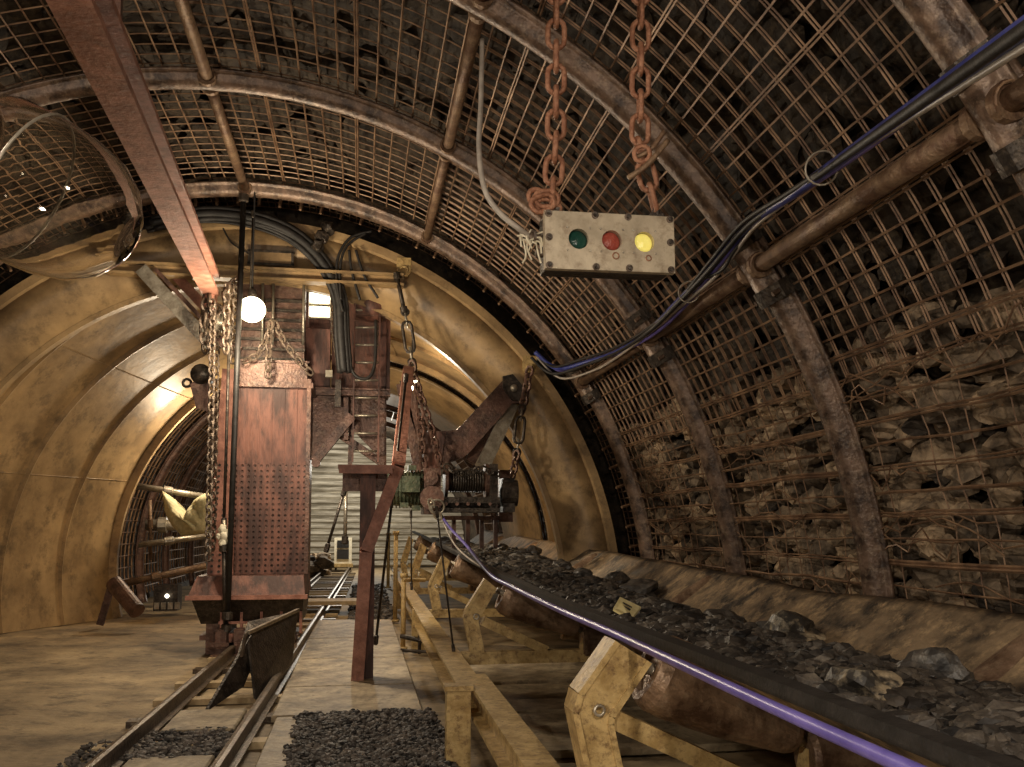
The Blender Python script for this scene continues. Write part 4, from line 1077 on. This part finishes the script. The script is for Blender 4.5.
# front plate with three round openings
mb = MB(); nseg = 24; cxs = [-.147, .006, .158]; rh = .046
cols = [-hw]+[(a+b)/2 for a, b in zip(cxs, cxs[1:])]+[hw]
for i, cx_ in enumerate(cxs):
    x0, x1 = cols[i], cols[i+1]; ring = []; out = []
    for k in range(nseg):
        a = 2*PI*k/nseg; c_, s_ = math.cos(a), math.sin(a)
        sx = (x1-cx_) if c_ > 0 else (cx_-x0); f = min(sx/abs(c_) if abs(c_) > 1e-6 else 9, (hh-.008*0)/abs(s_) if abs(s_) > 1e-6 else 9)
        out.append((cx_+c_*f, s_*f+.0)); ring.append((cx_+c_*rh, .008+s_*rh))
    # snap corners
    vs = [B(x, z, 0) for x, z in out]+[B(x, z, 0) for x, z in ring]+[B(x, z, .03) for x, z in ring]
    fs = [(k, (k+1) % nseg, nseg+(k+1) % nseg, nseg+k) for k in range(nseg)]+[(nseg+k, nseg+(k+1) % nseg, 2*nseg+(k+1) % nseg, 2*nseg+k) for k in range(nseg)]
    mb.add(vs, fs)
    # fill plate corners
    for sx in (x0, x1):
        for sz in (-hh, hh):
            near = sorted(out, key=lambda p: (p[0]-sx)**2+(p[1]-sz)**2)
            e1 = min((p for p in out if abs(p[1]-sz) < 1e-6), key=lambda p: abs(p[0]-sx)); e2 = min((p for p in out if abs(p[0]-sx) < 1e-6), key=lambda p: abs(p[1]-sz))
            mb.add([B(sx, sz, 0), B(*e1, 0), B(*e2, 0)], [(0, 1, 2)])
bq(mb, -hw, hw, -hh, -hh+.001, 0, .036); bq(mb, -hw, hw, hh-.001, hh, 0, .036); bq(mb, -hw, -hw+.001, -hh, hh, 0, .036); bq(mb, hw-.001, hw, -hh, hh, 0, .036)
obj('front_plate', mb, 'box', t)
for cx_, m, nm in zip(cxs, ('greengl', 'redgl', 'yelgl'), ('green_lens', 'red_lens', 'yellow_lens')):
    obj(nm, MB().lathe(B(cx_, .008, .030), [(.045, 0), (.044, .004), (.034, .010), (.02, .014), (.001, .016)], -uy, 24), m, t, True, label=nm.replace('_', ' '))
bp_ = [(-hw+.018, hh-.014), (-.07, hh-.012), (.083, hh-.012), (hw-.02, hh-.014), (-hw+.018, 0.01), (hw-.02, .01), (-hw+.018, -hh+.014), (-.07, -hh+.014), (.083, -hh+.014), (hw-.02, -hh+.014)]
for x, z in bp_:
    p = B(x, z, 0); bo = obj('bolt', MB().cyl(p, p-uy*.016, .0095, 6), 'dark', t); obj('washer', MB().cyl(p, p-uy*.005, .0165, 16), 'chain', bo)
for cx_ in cxs:
    for sx in (-.052, .052):
        for sz in (-.045, .058): p = B(cx_+sx, sz, 0); obj('rivet_or_hole', MB().cyl(p, p-uy*.004, .005, 8), 'steel', t)
obj('seal_disc', MB().torus(B(.022, -.062, -.002), .014, .003, uy, 16, 5).torus(B(.175, -.066, -.002), .012, .003, uy, 16, 5), 'rustchain', t, True)
for sx in (-hw+.05, hw-.06):
    m = bq(MB(), sx-.03, sx+.03, hh-.002, hh+.03, .04, .1)
    m.torus(B(sx, hh+.035, .07), .028, .009, ux, 14, 6); obj('lifting_eye', m, 'dark', t)
# gland at left
g = MB().cyl(B(-hw-.06, .03, .07), B(-hw+.01, .02, .07), .022, 12).cyl(B(-hw-.04, .03, .07), B(-hw-.028, .03, .07), .034, 6).cyl(B(-hw-.03, -.05, .06), B(-hw+.01, -.05, .06), .016, 10)
gl = obj('cable_gland', g, 'chain', t)
rng = random.Random(4); m = MB()
for k in range(14):
    a = B(-hw-.05+rng.uniform(-.05, .02), .03+rng.uniform(-.03, .03), .06); b = a+ux*rng.uniform(-.03, .06)+uz*rng.uniform(-.09, .03)-uy*.02; c = b+ux*rng.uniform(-.02, .03)+uz*rng.uniform(-.06, .0)
    m.tube(smooth_path([a, b, c], 4), .004, 4)
obj('wire_wrap', m, 'cream', gl)
hose('grey cable curving down from the roof to the signal box', [at(482, 40, Y=4.6), at(481, 100, Y=4.4), at(479, 150, Y=4.2), at(485, 190, Y=4.1), at(500, 213, Y=4.05), at(518, 228, Y=4.02), B(-hw-.055, .03, .07)], .0125, 'grey_hose', name='cable', cat='cable')
# chains up to the roof: links are parts
def big_chain(pts, label):
    t = thing('chain', label, 'chain', pts[0], 'chains of the signal box')
    L, w, r = .135, .075, .0125; pitch = L-2.3*r; cum = [0]
    for a, b in zip(pts, pts[1:]): cum.append(cum[-1]+(b-a).length)
    for i in range(int(cum[-1]/pitch)):
        d = i*pitch+pitch/2
        for j in range(len(pts)-1):
            if d <= cum[j+1]: tt = (pts[j+1]-pts[j]).normalized(); c = pts[j]+tt*(d-cum[j]); break
        obj('link', MB().link(c, tt, (.15, 1, 0) if i % 2 else (1, -.15, 0), L, w, r, 8, 6), 'rustchain', t, True)
e1 = B(-hw+.05, hh+.05, .07)
big_chain([e1, e1+V((.02, 0, .3)), V((e1.x+.03, e1.y, vp(63, 5.1, 4).z))], 'rusty link chain holding the left end of the signal box')
e2 = B(hw-.06, hh+.05, .07); k2 = at(640, 148, Y=4.05)
big_chain([e2, k2, V((k2.x-.02, 3.9, vp(57, 5.1, 4).z))], 'rusty link chain holding the right end of the signal box')
t = thing('iron_hook', 'short twisted iron bars hooked into the right box chain', 'hook', at(640, 150, Y=3.95))
obj('bar', MB().tube(smooth_path([at(628, 178, Y=3.95), at(648, 164, Y=3.93), at(668, 140, Y=3.93)], 5), .013, 8), 'strut', t, True)
obj('bar', MB().tube(smooth_path([at(634, 158, Y=3.98), at(650, 150, Y=3.95), at(664, 132, Y=3.95)], 5), .011, 8), 'strut', t, True)
obj('bar', MB().torus(at(642, 154, Y=3.95), .035, .011, (.3, 1, .2), 14, 6), 'rustchain', t, True)
# loose chain turns lying on the left of the box
t = thing('chain_knot', 'knot of rusty chain on the left top edge of the signal box', 'chain', B(-hw+.02, hh+.02, .05))
for k, (a, b, ax) in enumerate(((-.03, .03, ux+uz), (-.01, .055, uz), (.0, .02, ux-uz), (-.035, .06, ux))):
    obj('link', MB().link(B(-hw+.03+a, hh+.01+b, .03+.01*k), ux+uz*(.4-.3*k), ax.cross(ux)+uy, .11, .07, .012, 8, 5), 'rustchain', t, True)

# ================================================================== glass shade, upper left
# a clear glass bell on a hanger, mouth to the lower right
gy = 3.1
ga, gb_ = at(-45, 150, Y=gy+.0), at(128, 240, Y=gy)
ax = (gb_-ga).normalized(); Lg = (gb_-ga).length
t = thing('glass_shade', 'large clear glass lamp shade at the upper left edge', 'glass shade', ga)
r0 = .24
prof = [(.12, 0), (.2, .03), (r0, .12), (r0+.005, Lg*.4), (r0-.005, Lg*.62), (r0-.035, Lg*.80), (r0-.085, Lg*.92), (r0-.15, Lg*1.0), (.02, Lg*1.03)]
pin = [(max(.015, r-.004), h-(.004 if h > Lg*.7 else -.0)) for r, h in prof][::-1]
mb = MB(); n_ = 48; ax_ = ax; u_ = ax_.orthogonal().normalized(); w_ = ax_.cross(u_); pp = prof+pin; kk = len(pp)
vs = [ga+ax_*h+(u_*math.cos(2*PI*i/n_)+w_*math.sin(2*PI*i/n_))*r for i in range(n_) for r, h in pp]
mb.add(vs, [(i*kk+m_, ((i+1) % n_)*kk+m_, ((i+1) % n_)*kk+(m_+1) % kk, i*kk+(m_+1) % kk) for i in range(n_) for m_ in range(kk)])
obj('glass', mb, 'glass', t, True, fix=True)
obj('collar', MB().lathe(ga, [(.05, -.12), (.13, -.1), (.14, .02), (.1, .04)], ax, 24), 'dark', t, 'auto')
m = MB().torus(ga+ax*Lg*.42, r0+.006, .005, ax, 40, 6)
obj('metal_band', m, 'steel', t, True)
obj('hanger', MB().cyl(ga+V((0, 0, .05)), V((ga.x, gy, 5.58)), .016, 8), 'dark', t)

# ================================================================== left side odds and ends, far opening
def pipe(label, a, b, r, m='strut'):
    t = thing('wall_pipe', label, 'pipe', b); obj('tube', MB().cyl(a, b, r, 10), m, t, True)
    obj('coupling', MB().lathe(a+(b-a)*.4, [(r*1.02, -.08), (r*1.5, -.07), (r*1.5, .07), (r*1.02, .08)], b-a, 12), m, t); return t
pipe('upper grey pipe crossing the dark opening above the canvas sheet', at(136, 486, Y=17.3), at(214, 498, Y=17.6), .055, 'steel')
pipe('middle grey pipe crossing the dark opening below the canvas sheet', at(138, 545, Y=17.3), at(214, 535, Y=17.6), .05, 'steel')
pipe('thick short pipe behind the canvas sheet', at(146, 525, Y=18.2), at(188, 525, Y=18.2), .1, 'steel')
pipe('lower rusty pipe rising across the dark opening', at(122, 584, Y=17.3), at(206, 566, Y=17.6), .06)
pipe('upright thin pipe in the dark opening', at(150, 500, Y=17.7), at(151, 560, Y=17.7), .03)
# canvas
cp = [(163, 491), (176, 500), (188, 512), (197, 498), (208, 492), (212, 515), (208, 533), (196, 535), (182, 536), (172, 526), (164, 510)]
mb = MB(); ctr = (188, 520); nr = 7; n = len(cp)*4
fine = []
for i in range(len(cp)):
    for s in range(4):
        a, b = cp[i], cp[(i+1) % len(cp)]; fine.append((a[0]+(b[0]-a[0])*s/4, a[1]+(b[1]-a[1])*s/4))
for side in (0, 1):
    for j in range(nr+1):
        f = j/nr
        for (x, y) in fine:
            q = at(ctr[0]+(x-ctr[0])*f, ctr[1]+(y-ctr[1])*f, Y=17.1)
            bul = (.38*math.sqrt(max(0, 1-f*f))+(.16*noise.noise(V((q.x*5, q.z*5, side)))+.14*(1-abs(noise.noise(V((q.x*6+q.z*4, q.z*3, side+5))))*2.5))*(1-f*.6))*(-1 if side == 0 else .5)
            mb.v.append(q+V((0, bul, 0)))
o = (nr+1)*n
for side in (0, 1):
    for j in range(nr):
        for i in range(n):
            a, b, c, d = (side*o+j*n+i, side*o+j*n+(i+1) % n, side*o+(j+1)*n+(i+1) % n, side*o+(j+1)*n+i); mb.f.append((a, b, c, d))
mb.f += [(nr*n+i, nr*n+(i+1) % n, o+nr*n+(i+1) % n, o+nr*n+i) for i in range(n)]
solo('canvas_sheet', mb, 'canvas', 'crumpled yellowish canvas sheet slung on pipes left of the tower', 'canvas', smooth=True)
# lying tube and little tripod against liner
t = thing('leaning_pipe', 'short fat rusty pipe leaning at the left liner foot', 'pipe', at(128, 612, Y=15.2))
a, b = at(114, 583, Y=15.0), at(137, 611, Y=14.6)
obj('tube', MB().lathe(a, [(.07, 0), (.12, 0), (.12, (b-a).length), (.07, (b-a).length)], b-a, 18), 'brown', t, 'auto')
obj('prop', MB().beam(at(111, 588, Y=15.2), at(100, 625, Y=15.2), .1, .06, side=(0, 1, 0)), 'brown', t)
t = thing('battery_crate', 'dark crate with a small white light at the left wall foot', 'crate', at(166, 612, Y=17.0))
a, b = at(153, 611, Y=17), at(178, 585, Y=17)
mb = MB().span((a.x, 17, a.z), (b.x, 17.4, b.z)); obj('case', mb, 'dark', t)
mb = MB()
for k in range(4): mb.span((a.x+.02+k*.11, 16.96, a.z+.03), (a.x+.10+k*.11, 17, a.z+.14))
obj('terminal', mb, 'steel', t); obj('lamp_lens', MB().cyl(at(167, 596, Y=16.98), at(167, 596, Y=16.94), .035, 12), 'white_glow', t)

# debris by conveyor base (floor plates under conveyor)
for i, (y0, y1) in enumerate(((6.3, 7.6), (7.7, 9.0), (9.2, 11.0))):
    slab(1.0+.0*i, y0, 2.9, y1, .03, 'plate', ['first floor plate beneath the belt', 'second floor plate beneath the belt', 'third floor plate beneath the belt'][i])

# ================================================================== light
def lamp(kind, loc, power, col=(1, .82, .58), size=.2, target=None, spot=None, name='lamp_or_fill_light'):
    d = bpy.data.lights.new(name, kind); d.energy = power; d.color = col
    if kind == 'AREA': d.size = size
    else: d.shadow_soft_size = size
    if kind == 'SPOT' and spot: d.spot_size = math.radians(spot); d.spot_blend = .6
    o = bpy.data.objects.new(name, d); COL.objects.link(o); o.location = loc
    if target is not None: o.rotation_euler = (V(target)-V(loc)).to_track_quat('-Z', 'Y').to_euler()
    return o
lamp('POINT', lp+V((.0, -.7, -.5)), 140, size=.12)
lamp('POINT', l2+V((.05, -.1, -.15)), 130, size=.1)
lamp('POINT', (-.2, 33, 3.6), 700, (1, .93, .8), size=.2)
lamp('POINT', (-2.6, 17.2, 3.0), 130, size=.15)  # added fill light that lifts the dark far opening
lamp('POINT', (-3.0, 3.0, 3.9), 200, (1, .86, .70), size=.1)
lamp('POINT', (-1.0, 1.2, 1.5), 100, (1, .88, .72), size=.1)  # added low fill light for the front roller and its bracket
lamp('POINT', (.9, -.6, 3.1), 270, (1, .86, .70), size=.12)  # added fill light behind the viewer, for the right wall and conveyor
lamp('POINT', (-.5, 10.0, 2.7), 120, (1, .85, .65), size=.1)  # added fill light that brightens the liner front and the floor
wd = bpy.data.worlds.new('mine_air'); SC.world = wd; wd.use_nodes = True
wd.node_tree.nodes['Background'].inputs['Color'].default_value = (.9, .75, .55, 1)
wd.node_tree.nodes['Background'].inputs['Strength'].default_value = .022
vs_ = SC.view_settings; vs_.view_transform = 'Standard'; vs_.look = 'None'; vs_.gamma = 1; vs_.use_curve_mapping = False
vs_.exposure = 0.12
SC.display_settings.display_device = 'sRGB'
